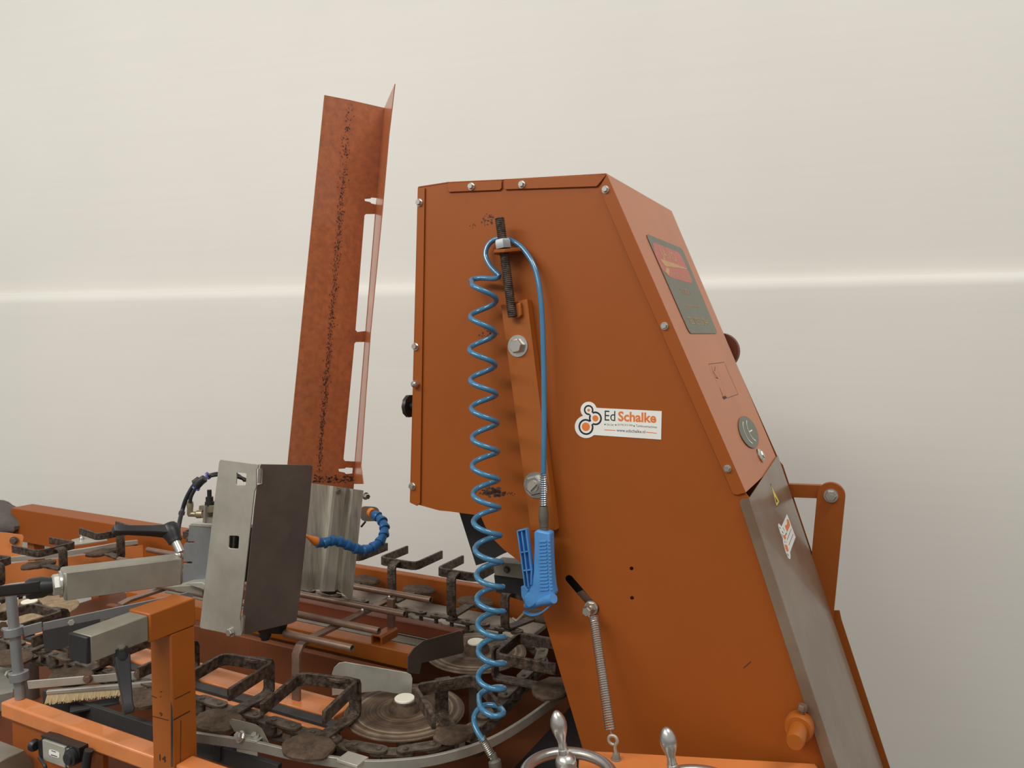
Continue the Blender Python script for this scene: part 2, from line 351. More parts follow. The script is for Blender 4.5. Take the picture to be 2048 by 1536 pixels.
# sticker on the side panel
sx = (F(1323, 823)-F(1200, 816)).normalized(); sy = V((-sx.z, 0, sx.x)); so = F(1130, 900, -.0005)
g = (F(1260, 845)-F(1200, 845)).length/60; k_ = 220/2048     # metres per pixel of the panel
def stk(x, y, o=-.0005): return F(1130+x*k_, 790+y*k_, o)
stick = part('sticker', MB().prism([stk(*p) for p in
    [(590+18*math.cos(0), 240), (1802, 300), (1790, 830), (545, 745)]]+[stk(395+212*math.cos(a), 590+212*math.sin(a)) for a in [math.radians(d) for d in range(50, 255, 12)]] +
    [stk(440+150*math.cos(a), 275+150*math.sin(a)) for a in [math.radians(d) for d in range(140, 345, 12)]], (0, -.0004, 0)), STIK, hood, label='white company sticker with orange lettering')
sp = .001
def ringk(mb, x, y, r0, r1): mb.ring(stk(x, y, -sp), X*k_*g, Z*k_*g, r0, r1)
b = MB(); ringk(b, 440, 280, 62, 92); ringk(b, 565, 435, 92, 124); ringk(b, 390, 595, 112, 145); part('emblem_outline', b, INK, stick, flatten=True)
b = MB(); b.prism([stk(*p, -sp-.0001) for p in [(450, 335), (500, 320), (545, 380), (500, 410)]], (0, -.0001, 0)); b.prism([stk(*p, -sp-.0001) for p in [(455, 500), (510, 480), (530, 520), (480, 560)]], (0, -.0001, 0)); part('emblem_joint', b, STIK, stick, flatten=True)
b = MB()
for x, y, r in [(440, 283, 26), (565, 435, 56), (388, 592, 78)]: b.disk(stk(x, y, -sp), X, Z, r*k_*g)
part('emblem_dot', b, INKO, stick, flatten=True)
def line(mb, a, c, th, off=-sp):
    a, c = stk(*a, off), stk(*c, off); t = (c-a).normalized(); s = V((-t.z, 0, t.x))*th*k_*g/2; mb.poly([a+s, c+s, c-s, a-s])
def stext(mb, txt, x0, y0, x1, h, bold=0., sl=.05):    # baseline from (x0, y0) to x1
    a = stk(x0, y0, -sp); c = stk(x1, y0+(x1-x0)*sl, -sp); t = c-a; mb.text(txt, a, t.normalized(), V((0, 0, 1)), t.length, h*k_*g, bold)
b = MB(); stext(b, 'Ed', 738, 475, 935, 178); stext(b, 'De Lier', 780, 566, 912, 36, 0, .045); stext(b, '(0174) 512 344', 978, 578, 1258, 42, 0, .045); stext(b, 'Tuinbouwmachines', 1318, 592, 1712, 40, 0, .07); stext(b, 'www.edschalke.nl', 960, 682, 1492, 55, .004, .062)
for x, y in [(745, 548), (945, 557), (1287, 578)]: b.disk(stk(x, y, -sp), X, Z, 12*k_*g)
part('black_lettering', b, INK, stick, flatten=True)
b = MB(); stext(b, 'Schalke', 988, 488, 1698, 178, .03, .05); line(b, (735, 650), (940, 661), 13); line(b, (1505, 694), (1708, 712), 13); part('orange_lettering', b, INKO, stick, flatten=True)
# sloped plane: maker plate, outline of a lost sticker, CE mark, lock
tS = (B_-A).normalized(); nS = V((tS.z, 0, -tS.x)); nS = nS if nS.z > 0 else -nS
def Sp(x, y, o=.003): return P(x, y, A+nS*o, nS)
b = MB(); b.prism(rrect([Sp(1291, 467), Sp(1364, 497), Sp(1435, 667), Sp(1379, 667)], .06), nS*.0006); plate = part('maker_plate', b, LABG, hood, label='grey green maker plate with a faded red emblem')
zc = 160/1117
def Lb(x, y, o=.0037): return Sp(1280+x*zc, 460+y*zc, o)
b = MB(); b.prism(rrect([Lb(175, 165), Lb(350, 235), Lb(560, 320), Lb(730, 700), Lb(722, 748), Lb(405, 655), Lb(300, 540), Lb(200, 320)], .25), nS*.0001); part('red_field', b, LABR, plate, flatten=True)
b = MB(); b.prism([Lb(*p, .0040) for p in [(275, 400), (480, 468), (655, 540), (640, 548), (520, 528), (350, 505)]], nS*.0001)
b.prism([Lb(*p, .0040) for p in [(365, 520), (410, 545), (405, 640), (350, 580)]], nS*.0001)
xd = Lb(530, 480)-Lb(310, 405); yd = Lb(250, 240)-Lb(330, 420)
b.text('JAVO', Lb(330, 415, .0040), xd.normalized(), yd.normalized(), xd.length, yd.length, .01)
xd2 = Lb(730, 700)-Lb(430, 640); yd2 = Lb(405, 560)-Lb(440, 640); b.text('HOLLAND', Lb(440, 640, .0040), xd2.normalized(), yd2.normalized(), xd2.length*.95, yd2.length*.7)
part('plate_emblem', b, LABY, plate, flatten=True)
def ltext(t, x0, y0, x1, y1, hx, hy): 
    b = MB(); a, c, d = Lb(x0, y0, .0040), Lb(x1, y1, .0040), Lb(x0+hx, y0+hy, .0040); b.text(t, a, (c-a).normalized(), (d-a).normalized(), (c-a).length, (d-a).length); part('plate_lettering', b, LABY, plate, flatten=True)
ltext('P.O. BOX 21', 590, 885, 735, 918, -38, -78); ltext('Noordwijkerhout', 650, 1078, 850, 1090, -20, -42); ltext('TEL. 02523-7544', 700, 1310, 965, 1330, -45, -100)
z2 = 160/1024
def Lc(x, y, o=.0026): return Sp(1400+x*z2, 700+y*z2, o)
def strip(mb, pts, th, n, o=None):
    for a, c in zip(pts, pts[1:]):
        t = (c-a).normalized(); s = t.cross(n).normalized()*th/2; mb.poly([a+s, c+s, c-s, a-s])
b = MB(); strip(b, [Lc(110, 180), Lc(310, 155), Lc(490, 565), Lc(355, 612)], .0008, nS); strip(b, [Lc(320, 180), Lc(490, 565)], .0014, nS)
strip(b, [Lc(110, 190), Lc(300, 600)], .0006, nS); strip(b, [Lc(255, 480), Lc(300, 600)], .0016, nS); strip(b, [Lc(150, 205), Lc(170, 275), Lc(235, 365), Lc(200, 350), Lc(165, 265)], .0012, nS); strip(b, [Lc(195, 210), Lc(190, 270)], .0012, nS)
b.poly([Lc(285, 598), Lc(310, 632), Lc(350, 612), Lc(325, 585)]); strip(b, [Lc(225, 190), Lc(235, 290), Lc(330, 580)], .0004, nS)
part('sticker_residue', b, DIRT, hood, flatten=True)
wS = Y_; c0 = Sp(1497, 864)
ry_ = (Sp(1513, 890)-Sp(1484, 838)).length/2; rx_ = (Sp(1513, 864)-Sp(1481, 864)).length/2*.9
b = MB(); pts = [c0+tS*math.cos(2*PI*i/32)*ry_*1.02+wS*math.sin(2*PI*i/32)*rx_*1.25 for i in range(32)]; b.prism(pts, nS*.0015); ce = part('ce_plate', b, LABG, hood, label='round grey plate with white letters')
b = MB(); 
def arc(c, ra, rb, a0, a1, th):
    pp = [c+tS*math.cos(math.radians(a0+(a1-a0)*i/12))*ra+wS*math.sin(math.radians(a0+(a1-a0)*i/12))*rb for i in range(13)]; strip(b, pp, th, nS)
cc = c0+nS*.002; arc(cc-wS*rx_*.05, ry_*.75, rx_*.62, 200, 340, .003); arc(cc+wS*rx_*.55, ry_*.72, rx_*.62, 200, 340, .003); strip(b, [cc+wS*rx_*.0, cc+wS*rx_*.5], .003, nS)
part('ce_lettering', b, STIK, ce, flatten=True)
o = Sp(1520, 911); b = MB(); b.lathe(o, nS, [(.0155, 0), (.0155, .002), (.013, .004), (.010, .006)], 20); b.bolt(o+nS*.003, nS, .009, .005, False); part('quarter_turn_lock', b, ZINC, hood)
# duct and cross bar under the hood
b = MB(); b.prism(Fs([(912, 1005), (1010, 1005), (1026, 1100), (995, 1112), (975, 1124), (952, 1131)], .1), (0, .12, 0)); part('inner_duct', b, BLACK, hood)
b = MB(); b.prism(Fs([(986, 1124), (1150, 1138), (1150, 1172), (989, 1150)], .19), (0, .05, 0)); part('cross_bar', b, GALVD, hood, .001)
b = MB(); b.prism(Fs([(988, 1150), (1150, 1165), (1150, 1200), (992, 1184)], .2), (0, .1, 0)); part('drive_housing', b, BLACK, hood)
o = F(1014, 1139, .19); b = MB(); b.bolt(o, -Y_, m(6, o), m(5, o)); part('bar_screw', b, STEELD, hood)
# stains
rs = random.Random(3)
def stain(cx, cy, rx, ry, n, s0, s1):
    b = MB()
    for i in range(n):
        a = rs.random()*2*PI; r = rs.random()**.7; x, y = cx+rx*r*math.cos(a), cy+ry*r*math.sin(a); rr = rs.uniform(s0, s1)
        b.poly([F(x+rr*math.cos(q)*rs.uniform(.5, 1.4), y+rr*math.sin(q)*rs.uniform(.5, 1.2), -.0004) for q in [2*PI*j/7 for j in range(7)]])
    part('rust_stain', b, DIRT, hood, flatten=True)
stain(975, 440, 13, 14, 26, .8, 2.2); stain(948, 452, 12, 5, 8, .6, 1.4); stain(977, 668, 20, 12, 22, 1, 3.2); stain(985, 984, 26, 9, 60, 1.5, 4.5); stain(1012, 988, 18, 4, 16, 1, 2.2)
b = MB(); strip(b, [F(1487, 1336, -.0005), F(1502, 1323, -.0005)], .0016, Y_); part('scratch', b, DIRT, hood, flatten=True)
b = MB(); b.prism(Fs([(1090, 1120), (1200, 1120), (1260, 1260), (1120, 1260)], .03), (0, .004, 0)); part('slot_backing', b, BLACK, hood)
b = MB(); b.prism(Fs([(1130, 1196), (1166, 1180), (1230, 1245), (1190, 1265)], .012), (0, .004, 0)); part('slide_plate', b, TUBEB, hood)
# ================================================================== BROWN LOWER COVER
cov = thing('lower_cover', 'brown grey sloped lower cover with a folded lip, below the orange hood', 'cover', (.55, .2, .8))
tC = (D_-C_).normalized(); nC = V((tC.z, 0, -tC.x)); nC = nC if nC.z > 0 else -nC
def Cp(x, y, o=0.): return P(x, y, C_+nC*o, nC)
E_ = C_+tC*((D_-C_).length*1.36)
w1, w2 = Cp(1556, 911).y, Cp(1767, 1536).y
f0 = Cp(1556, 911); f1 = Cp(1767, 1536); f2 = f0+(f1-f0)*1.36
b = MB(); b.prism([C_, E_, f2, f0], -nC*.002); part('cover_sheet', b, BRN, cov, .0006)
b = MB(); b.prism([F(1479, 1003, -.004), F(1484, 998, -.004), F(1499, 996, -.004), F(1676, 1536, -.004), E_, F(1719, 1750, -.004), F(1651, 1536, -.004)], (0, -.002, 0)); part('lip', b, BRN, cov, .0006)
k6 = 350/1453
def Cq(x, y, o=.0002): return Cp(1430+x*k6, 880+y*k6, o)
b = MB(); b.prism([Cq(*p) for p in [(462, 362), (535, 512), (513, 553)]], nC*.0001); wt = part('warning_triangle', b, YEL, cov, label='yellow warning triangle sticker')
b = MB(); b.prism([Cq(*p, .0005) for p in [(498, 470), (521, 510), (512, 522)]], nC*.0002); strip(b, [Cq(462, 362, .0006), Cq(535, 512, .0006), Cq(513, 553, .0006), Cq(462, 362, .0006)], .001, nC); part('warning_print', b, INK, wt, flatten=True)
k7 = 80/1024
def Cr(x, y, o=.0002): return Cp(1540+x*k7, 1000+y*k7, o)
b = MB(); b.prism([Cr(*p) for p in [(435, 358), (655, 950), (515, 1330), (525, 1450), (515, 1520), (470, 1490), (400, 1330), (335, 1090), (325, 980), (270, 860), (215, 690), (208, 620), (222, 600), (250, 625), (292, 680)]], nC*.0001); cs = part('sticker', b, STIK, cov, label='small white company sticker')
b = MB(); b.prism([Cr(*p, .0005) for p in [(430, 490), (470, 495), (515, 650), (440, 820), (380, 660), (440, 620)]], nC*.0001); b.prism([Cr(*p, .0005) for p in [(345, 890), (395, 900), (410, 980), (385, 1020), (340, 950)]], nC*.0001); b.prism([Cr(*p, .0005) for p in [(370, 1130), (440, 1160), (478, 1300), (440, 1330), (395, 1240)]], nC*.0001); part('orange_print', b, INKO, cs, flatten=True)
b = MB()
for l in [[(240, 690), (270, 730)], [(305, 800), (345, 850)], [(300, 870), (330, 930)], [(365, 1040), (375, 1100)], [(405, 1050), (415, 1110)], [(440, 1370), (485, 1430)], [(330, 700), (372, 790)], [(400, 900), (425, 840)]]: strip(b, [Cr(*p, .0005) for p in l], .0025, nC)
strip(b, [Cr(545, 745, .0005), Cr(440, 1020, .0005)], .0014, nC); strip(b, [Cr(595, 870, .0005), Cr(485, 1150, .0005)], .0014, nC); part('black_print', b, INK, cs, flatten=True)
# ================================================================== LINKAGE, REAR DISC
lk = thing('lever_linkage', 'orange lever arm with a bolted rounded end behind the brown cover', 'lever', F(1650, 1500, .42))
o = F(1662, 991, .42); rr = m(26, o); b = MB()
pl_ = Fs([(1666, 1225), (1700, 1225)], .42)
pts = [o+V((math.cos(a)*rr, 0, math.sin(a)*rr)) for a in [math.radians(d) for d in range(-5, 190, 13)]]+[F(1622, 1120, .42), F(1610, 1260, .42), F(1664, 1260, .42)]
b.prism(pts, (0, .014, 0)); part('arm', b, OR, lk, .001)
b = MB(); b.prism([F(1560, 968, .435), F(1642, 971, .435), F(1640, 997, .435), F(1560, 994, .435)], (0, .02, 0)); part('cross_bar', b, OR, lk, .001)
b = MB(); b.bolt(o, -Y_, m(11, o), m(10, o)); b.lathe(o, -Y_, [(m(5, o), 0), (m(5, o), m(14, o))], 14); part('nut', b, ZINC, lk)
o = F(1441, 703, .5); b = MB(); b.lathe(o-Y_*.01, Y_, [(m(36, o), 0), (m(37, o), .004), (m(37, o), .02)], 40)
part('rear_pulley', b, RED, hood, label='round red brown disc edge behind the hood')
# ================================================================== ADJUSTING BAR, ROD
adj = thing('adjusting_bar', 'ochre orange tilted bar bolted to the hood beside the blue coiled hose', 'bar', F(1060, 830))
b = MB(); b.prism(Fs([(1002, 610), (1054, 598), (1111, 1061), (1062, 1063)], -.021), (0, .021, 0)); part('bar', b, ORB, adj, .0012)
o = F(1036, 692, -.021); b = MB(); b.lathe(o, -Y_, [(m(22, o), 0), (m(22, o), .002)], 24); b.bolt(o-Y_*.002, -Y_, m(15, o), m(13, o), False, .2); part('bolt_head', b, ZINC, adj)
o = F(1072, 970, -.021); b = MB(); b.bolt(o, -Y_, m(21, o), m(10, o), True, .3); part('lock_nut', b, ZINC, adj)
b = MB(); dv = (F(1080, 962, -.03)-F(1066, 977, -.03)).normalized(); b.lathe(o-Y_*m(10, o), -Y_, [(m(11, o), 0), (m(11, o), .006)], 20); b.beam(o-Y_*.018+dv*-.011, o-Y_*.018+dv*.011, .008, .006, Y_); part('slotted_stud', b, GALV, adj)
rod = thing('tension_rod', 'black rusty threaded rod with a steel nut on an orange tab, hose looped over', 'rod', F(1010, 520, -.03))
a, c = F(999, 436, -.036), F(1025, 634, -.034); L_ = (c-a).length; nT = 52; path = []; rad = []
for i in range(nT*2+1):
    path.append(a.lerp(c, i/(nT*2))); rad.append(.0102 if i % 2 else .0088)
b = MB(); b.tube(path, .01, 14, radii=rad); part('threaded_rod', b, RUST, rod)
ax = (c-a).normalized(); o = a.lerp(c, .262); b = MB(); b.bolt(o+ax*m(10, o), -ax, m(17, o), m(19, o), False, .5); part('nut', b, GALVB, rod, label='bright steel nut')
o = a.lerp(c, .345); b = MB(); side = X
pts = [o+V((-.025, .0, 0)), o+V((-.012, -.02, 0)), o+V((.012, -.02, 0)), o+V((.033, .004, .004)), o+V((.036, .036, .006)), o+V((-.022, .036, 0))]
b.prism([p+Z*.004 for p in pts], (0, 0, -.007)); part('tab', b, OR, rod, .001, label='orange welded tab')
b = MB(); b.prism([F(1024, 612, -.03), F(1040, 604, -.03), F(1043, 630, -.03), F(1037, 636, -.03), F(1026, 636, -.03)], (0, .009, 0)); part('weld', b, ORB, rod, .002)
# ================================================================== COILED HOSE
hs = thing('coiled_air_hose', 'blue coiled air hose hanging in front of the orange hood', 'hose', F(970, 1000, -.1))
lefts = [562, 628, 694, 756, 812, 871, 927, 983, 1039, 1094, 1146, 1194, 1244, 1297, 1349, 1397]
cxs = [969, 966, 964, 966, 968, 970, 970, 972, 973, 976, 979, 980, 982, 983, 983, 981]
path = spline([F(1087, 1010, -.05), F(1087, 950, -.05), F(1088, 800, -.045), F(1086, 680, -.04), F(1081, 595, -.035), F(1069, 535, -.026), F(1046, 498, -.018), F(1024, 482, -.0135), F(1006, 477, -.0125), F(988, 480, -.0135), F(975, 492, -.018), F(971, 510, -.024), F(979, 530, -.03), F(991, 544, -.034), F(999, 552, -.036), F(988, 557, -.030), F(965, 556, -.024), F(947, 558, -.030), F(941, 562, -.046)], 8)
K = len(lefts)-1; Rr = .0265
for i in range(1, K*22+1):
    t = max(-.2, i/22); k = min(max(int(t), 0), K-1); f = t-k
    y = lefts[k]+(lefts[k+1]-lefts[k])*f; x = cxs[k]+(cxs[k+1]-cxs[k])*f; w = -.048-.105*(max(t, 0)/K)
    c = F(x, y, w); ph = 2*PI*t
    if t < 0: c = F(x+3, lefts[0]+t*40, w)
    path.append(c+V((-Rr*math.cos(ph), -Rr*math.sin(ph), 0)))
path += spline([path[-1], F(962, 1416, -.195), F(986, 1432, -.205), F(1007, 1426, -.18), F(995, 1412, -.145), F(965, 1412, -.15), F(948, 1434, -.17), F(954, 1462, -.187), F(968, 1482, -.192)], 7)[1:]
def resample(p, d):
    out_ = [p[0]]; acc = 0
    for a, c in zip(p, p[1:]):
        if (c-out_[-1]).length > d: out_.append(c)
    return out_
b = MB(); b.tube(resample(path, .004), .0056, 10); part('hose', b, HOSE, hs)
def coilspring(a, c, R, r, turns, n=10, seg=5, R2=None):
    a, c = V(a), V(c); t = (c-a).normalized(); x, y = perp(t); pp = []
    for i in range(turns*n+1):
        q = 2*PI*i/n; f = i/(turns*n); rad_ = R+((R2 or R)-R)*f; pp.append(a.lerp(c, f)+(x*math.cos(q)+y*math.sin(q))*rad_)
    return MB().tube(pp, r, seg)
b = coilspring(F(1087, 945, -.05), F(1087, 1018, -.05), .0072, .0011, 17); part('strain_relief', b, ZINC, hs)
b = coilspring(F(962, 1474, -.190), F(985, 1514, -.188), .0074, .0011, 12); part('strain_relief', b, ZINC, hs)
o = F(1087, 1012, -.05); e = F(1088, 1064, -.05); ln = (e-o).length
b = MB(); b.lathe(o, e-o, [(.0085, 0), (.0092, ln*.1), (.0105, ln*.35), (.0105, ln*.55), (.0095, ln*.6), (.0095, ln*.78), (.0085, ln*.8), (.0085, ln*.9), (.0095, ln*.91), (.0095, ln)], 18); part('coupling', b, FITG, hs)
path = spline([F(984, 1508, -.188), F(989, 1522, -.188), F(991, 1540, -.188), F(992, 1580, -.188)], 5); b = MB(); b.tube(path, .009, 14, radii=[.008]*5+[.0125]*(len(path)-5)); part('coupling', b, FITG, hs)
# ================================================================== BLOW GUN
gun = thing('air_blow_gun', 'light blue plastic air blow gun hanging from the hose end', 'blow gun', F(1080, 1150, -.05))
G = lambda l, w: Fs(l, w)
b = MB(); b.prism(G([(1067, 1064), (1075, 1060), (1099, 1066), (1099.5, 1112), (1102, 1150), (1105, 1178), (1108, 1190), (1098, 1200), (1084, 1200), (1070, 1212), (1056, 1218), (1047, 1208), (1046, 1196), (1054, 1186), (1062, 1170), (1066, 1142), (1067.5, 1094)], -.063), (0, .026, 0)); body = part('handle', b, BLUE, gun, .004)
b = MB()
for i in range(15):
    y = 1082+i*6.9; b.prism(Fs([(1077+i*.1, y), (1092+i*.3, y-1), (1092+i*.3, y+2.4), (1077+i*.1, y+3.4)], -.0655), (0, .003, 0)); b.prism(Fs([(1095+i*.33, y-1), (1100+i*.33, y-1), (1100+i*.33, y+2.2), (1095+i*.33, y+2.2)], -.0655), (0, .003, 0))
part('grip_rib', b, BLUE, body, .0006)
b = MB(); b.prism(G([(1037, 1061), (1054, 1057), (1059, 1095), (1065, 1140), (1064, 1168), (1058, 1180), (1052, 1172), (1046, 1125)], -.056), (0, .006, 0)); lev = part('trigger_lever', b, BLUE, gun, .0008)
b = MB()
for l in ([(1037, 1061), (1046, 1125), (1052, 1172), (1058, 1180)], [(1054, 1057), (1059, 1095), (1065, 1140), (1064, 1168)], [(1045.5, 1062), (1052, 1110), (1059, 1172)]):
    for a, c in zip(l, l[1:]): b.beam(F(*a, -.061), F(*c, -.061), .0022, .012, Y_)
for p_, q_ in (((1037, 1061), (1054, 1057)), ((1043, 1104), (1060, 1101)), ((1048, 1140), (1065, 1138))): b.beam(F(*p_, -.061), F(*q_, -.061), .0022, .012, Y_)
part('lever_rib', b, BLUE, lev)
b = MB(); a, c = F(1107, 1197, -.075), F(1051, 1212, -.036); n_ = 10; pp = [a.lerp(c, i/n_) for i in range(n_+1)]; b.tube(pp, .01, 20, radii=[.0098, .0103, .0103, .0085, .0078, .0082, .0088, .0092, .009, .0078, .005]); part('barrel', b, BLUE, gun)
b = MB(); b.prism(G([(1041, 1173), (1050, 1172), (1056, 1185), (1053, 1205), (1047, 1204), (1042, 1192)], -.056), (0, .012, 0)); part('trigger_guard', b, BLUE, gun, .002)
b = MB(); b.flat(spline([F(1048, 1222, -.05), F(1062, 1229, -.05), F(1080, 1226, -.055), (F(1097, 1214, -.06)), F(1109, 1202, -.066)], 5), Y_, .010, .0028); part('hanging_loop', b, BLUE, gun)
b = MB(); b.tube(spline([F(1054, 1221, -.036), F(1045, 1230, -.034), F(1036, 1239, -.032), F(1032, 1241, -.032), F(1025, 1236, -.032)], 5), .0028, 10); part('nozzle', b, GALVD, gun)
# ================================================================== TENSION SPRING
sg = thing('tension_spring', 'thin steel tension spring between a slotted bolt and an eye bolt', 'spring', F(1200, 1350, -.05))
o = F(1183, 1215, -.003); b = MB(); b.lathe(o, -Y_, [(.0145, 0), (.0145, .002)], 20); b.bolt(o-Y_*.002, -Y_, m(12, o), .008, False); b.lathe(o-Y_*.01, -Y_, [(.006, 0), (.006, .014)], 14); b.bolt(o-Y_*.02, -Y_, m(10, o), .010, False, .4); part('slot_bolt', b, ZINC, sg)
fe_ = T(1232, 1519, .94); fy = fe_.y
a, c = F(1187, 1232, -.03), F(1221, 1460, fy+.012); b = coilspring(a, c, .0094, .00115, 50, 12, 6)
part('spring_coil', b, ZINC, sg)
b = MB(); t = (c-a).normalized(); b.tube([o-Y_*.016+Z*-.004, o-Y_*.02-Z*.012, a], .0016, 6); b.tube([c, F(1223, 1468, fy+.006), F(1225, 1474, fy)], .0016, 6); part('end_hook', b, ZINC, sg)
ec = F(1226, 1480, fy); b = MB(); er = m(9, ec); pp = [ec+V((math.sin(q)*er, 0, math.cos(q)*er)) for q in [math.radians(d) for d in range(-200, 141, 17)]]
pp = pp+[F(1230, 1495, fy), F(1232, 1508, fy), fe_]; b.tube(pp, m(3.4, ec), 10); part('eye_bolt', b, GALV, sg)
b = MB(); b.bolt(fe_, Z, m(8, fe_), m(11, fe_), True); part('eye_nut', b, GALVD, sg)
# ================================================================== SHAFT STUB
st = thing('shaft_end', 'orange painted shaft end with a collar low on the hood', 'shaft', F(1597, 1450, -.006))
o = F(1600, 1447, -.006); b = MB(); b.lathe(o, -Y_, [(m(27, o), 0), (m(28, o), .004), (m(28, o), .022), (m(25, o), .027)], 32); part('collar', b, ORB, st)
b = MB(); b.lathe(o-Y_*.025, -Y_, [(m(17.5, o), 0), (m(17.5, o), .045), (m(15, o), .05)], 28); part('shaft', b, ORB, st)
o2 = o-Y_*.012+Z*m(27, o)+X*.004; b = MB(); b.lathe(o2, Z+X*.15, [(.004, -.004), (.004, .008)], 12); b.bolt(o2+Z*.007, Z+X*.15, m(10, o), .010, False, .3); part('set_screw', b, TUBEB, st)
# ================================================================== BASE BEAM, HANDWHEELS
zb = .94; pR, pL = T(1634, 1527, zb), T(1158, 1500, zb); tb = (pR-pL).normalized(); nb = V((tb.y, -tb.x, 0))
base = thing('base_beam', 'orange painted base beam under the spring and handwheels', 'beam', (pL.x, pL.y, 0))
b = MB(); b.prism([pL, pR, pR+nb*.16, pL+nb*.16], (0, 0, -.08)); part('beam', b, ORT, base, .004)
b = MB(); 
for e in (pL+tb*.05+nb*.08, pR-tb*.05+nb*.08): b.prism([e+tb*.03+nb*.03, e+tb*.03-nb*.03, e-tb*.03-nb*.03, e-tb*.03+nb*.03][::1], (0, 0, -zb+.082))
bmesh.ops.translate(b.bm, verts=b.bm.verts, vec=(0, 0, -.081))
part('beam_foot', b, ORT, base)
def handwheel(cx, cy, hx, hy, label):
    zc_ = .985; c = T(cx, cy, zc_); r = .074
    t = thing('handwheel', label, 'handwheel', (c.x, c.y, zb), 'aluminium handwheels on the base beam')
    rim = [c+V((math.cos(q)*r, math.sin(q)*r, 0)) for q in [2*PI*i/48 for i in range(48)]]
    b = MB(); b.tube(rim, .0095, 12, closed=True); part('rim', b, ALU, t)
    hb = T(hx, hy, zc_); d = (hb-c); d.z = 0; 
    b = MB(); b.lathe(V((c.x, c.y, zb)), Z, [(.017, 0), (.017, .02), (.02, .035), (.02, .05), (.014, .058)], 20); part('hub', b, ALU, t)
    for k in range(3):
        a = math.atan2(d.y, d.x)+k*2*PI/3; e = c+V((math.cos(a)*r, math.sin(a)*r, 0)); b = MB(); b.tube([V((c.x, c.y, zc_-.008)), c.lerp(e, .5)+Z*.004, e], .008, 10); part('spoke', b, ALU, t)
    b = MB(); b.ball(hb+Z*.002, .0185, 18); part('ball_boss', b, ALU, t)
    return t, hb
h1, hb = handwheel(1138, 1552, 1132, 1528, 'left aluminium handwheel with a crank handle at the hood edge')
def grip(t, hb, tip, s=1.):
    d = (tip-hb); L_ = d.length; b = MB(); b.lathe(hb, d, [(.0085, L_*.12), (.009, L_*.14), (.009, L_*.28), (.0075, L_*.29), (.0075, L_*.36), (.0068, L_*.40), (.0082, L_*.48), (.0112, L_*.57), (.0138, L_*.67), (.0142, L_*.75), (.0126, L_*.84), (.0092, L_*.92), (.0052, L_*.975), (.0015, L_)], 20); part('crank_handle', b, ALU, t)
grip(h1, hb, F(1112, 1421, hb.y-.005))
h2, hb2 = handwheel(1405, 1592, 1349, 1558, 'right aluminium handwheel with a crank handle standing in front of the hood')
grip(h2, hb2, F(1332, 1454, hb2.y-.005))
# ================================================================== CONVEYOR: discs, chain, holders
D1, D2, D3, D4 = V((-.31, -.088, .9)), V((-.33, .266, .9)), V((-1.70, -.075, .9)), V((-1.70, .28, .9))
def disc(c, label, dm=None):
    t = thing('sprocket_disc', label, 'disc', c-Z*.012, 'round scored discs of the conveyor')
    b = MB(); b.lathe(c-Z*.012, Z, [(.128, 0), (.132, .002), (.132, .005), (.128, .008), (.03, .0085)], 64); part('disc', b, dm or DISC, t)
    b = MB(); b.lathe(c-Z*.004, Z, [(.036, 0), (.033, .012), (.028, .016), (.027, .022)], 32); h = part('hub', b, SOIL, t)
    b = MB(); b.lathe(c+Z*.018, Z, [(.0225, 0), (.0225, .003), (.021, .0045)], 32); part('hub_cap', b, WHITEP, h)
    b = MB(); b.lathe(V((c.x, c.y, .62)), Z, [(.02, 0), (.02, .268)], 16); part('axle', b, STEELD, t)
    return t
disc(D1, 'front scored round disc with a white hub cap behind the curved guide rail')
disc(D2, 'rear scored round disc with a white hub cap, half under the hood')
disc(D3, 'dusty round disc at the far left end of the conveyor', SAND); disc(D4, 'rear round disc at the far left end of the conveyor, behind the square arm')
# chain loop: rounded rectangle
RC = .175
def chain_path():
    pts = []
    def arc_(c, a0, a1):
        n = 40
        for i in range(n+1):
            a = math.radians(a0+(a1-a0)*i/n); pts.append(V((c.x+RC*math.cos(a), c.y+RC*math.sin(a), 0)))
    arc_(D1, -90, 0); arc_(D2, 0, 90); arc_(D4, 90, 180); arc_(D3, 180, 270); pts.append(pts[0]); return pts
CPTS = chain_path(); acc = [0]
for a, c in zip(CPTS, CPTS[1:]): acc.append(acc[-1]+(c-a).length)
LEN = acc[-1]
def along(s):
    s %= LEN
    for i in range(len(acc)-1):
        if acc[i+1] >= s: 
            f = (s-acc[i])/max(1e-9, acc[i+1]-acc[i]); return CPTS[i].lerp(CPTS[i+1], f)
    return CPTS[-1]
chain = thing('conveyor_chain', 'worn steel link chain running around the potting conveyor', 'chain', (-.9, .1, .85))
nl = int(round(LEN/.055/2))*2; pitch = LEN/nl
lo = None
def linkmesh(top, l):
    b = MB()
    for z0 in ((.895, .862) if top else (.8895, .8675)):
        w_ = .0145; pp = [V((-l/2-.004+w_*math.cos(a), w_*math.sin(a), z0)) for a in [math.radians(d) for d in range(90, 271, 20)]]+[V((l/2+.004+w_*math.cos(a), w_*math.sin(a), z0)) for a in [math.radians(d) for d in range(-90, 91, 20)]]
        b.prism(pp, (0, 0, .0045))
    if top:
        for sx_ in (-l/2, l/2): b.lathe(V((sx_, 0, .86)), Z, [(.008, 0), (.008, .0025), (.0062, .003), (.0062, .041), (.003, .043)], 12)
    return finish(b.bm, 'link', LINK, False)
mesh_o, mesh_i = linkmesh(True, pitch), linkmesh(False, pitch)
for i in range(nl):
    s0, s1 = along(i*pitch), along((i+1)*pitch); c = (s0+s1)/2; a = math.atan2((s1-s0).y, (s1-s0).x)
    o = bpy.data.objects.new('link', mesh_o if i % 2 == 0 else mesh_i); COL.objects.link(o); o.parent = chain
    o.location = V((c.x, c.y, 0))-V(chain['_l']); o.rotation_euler = (0, 0, a)
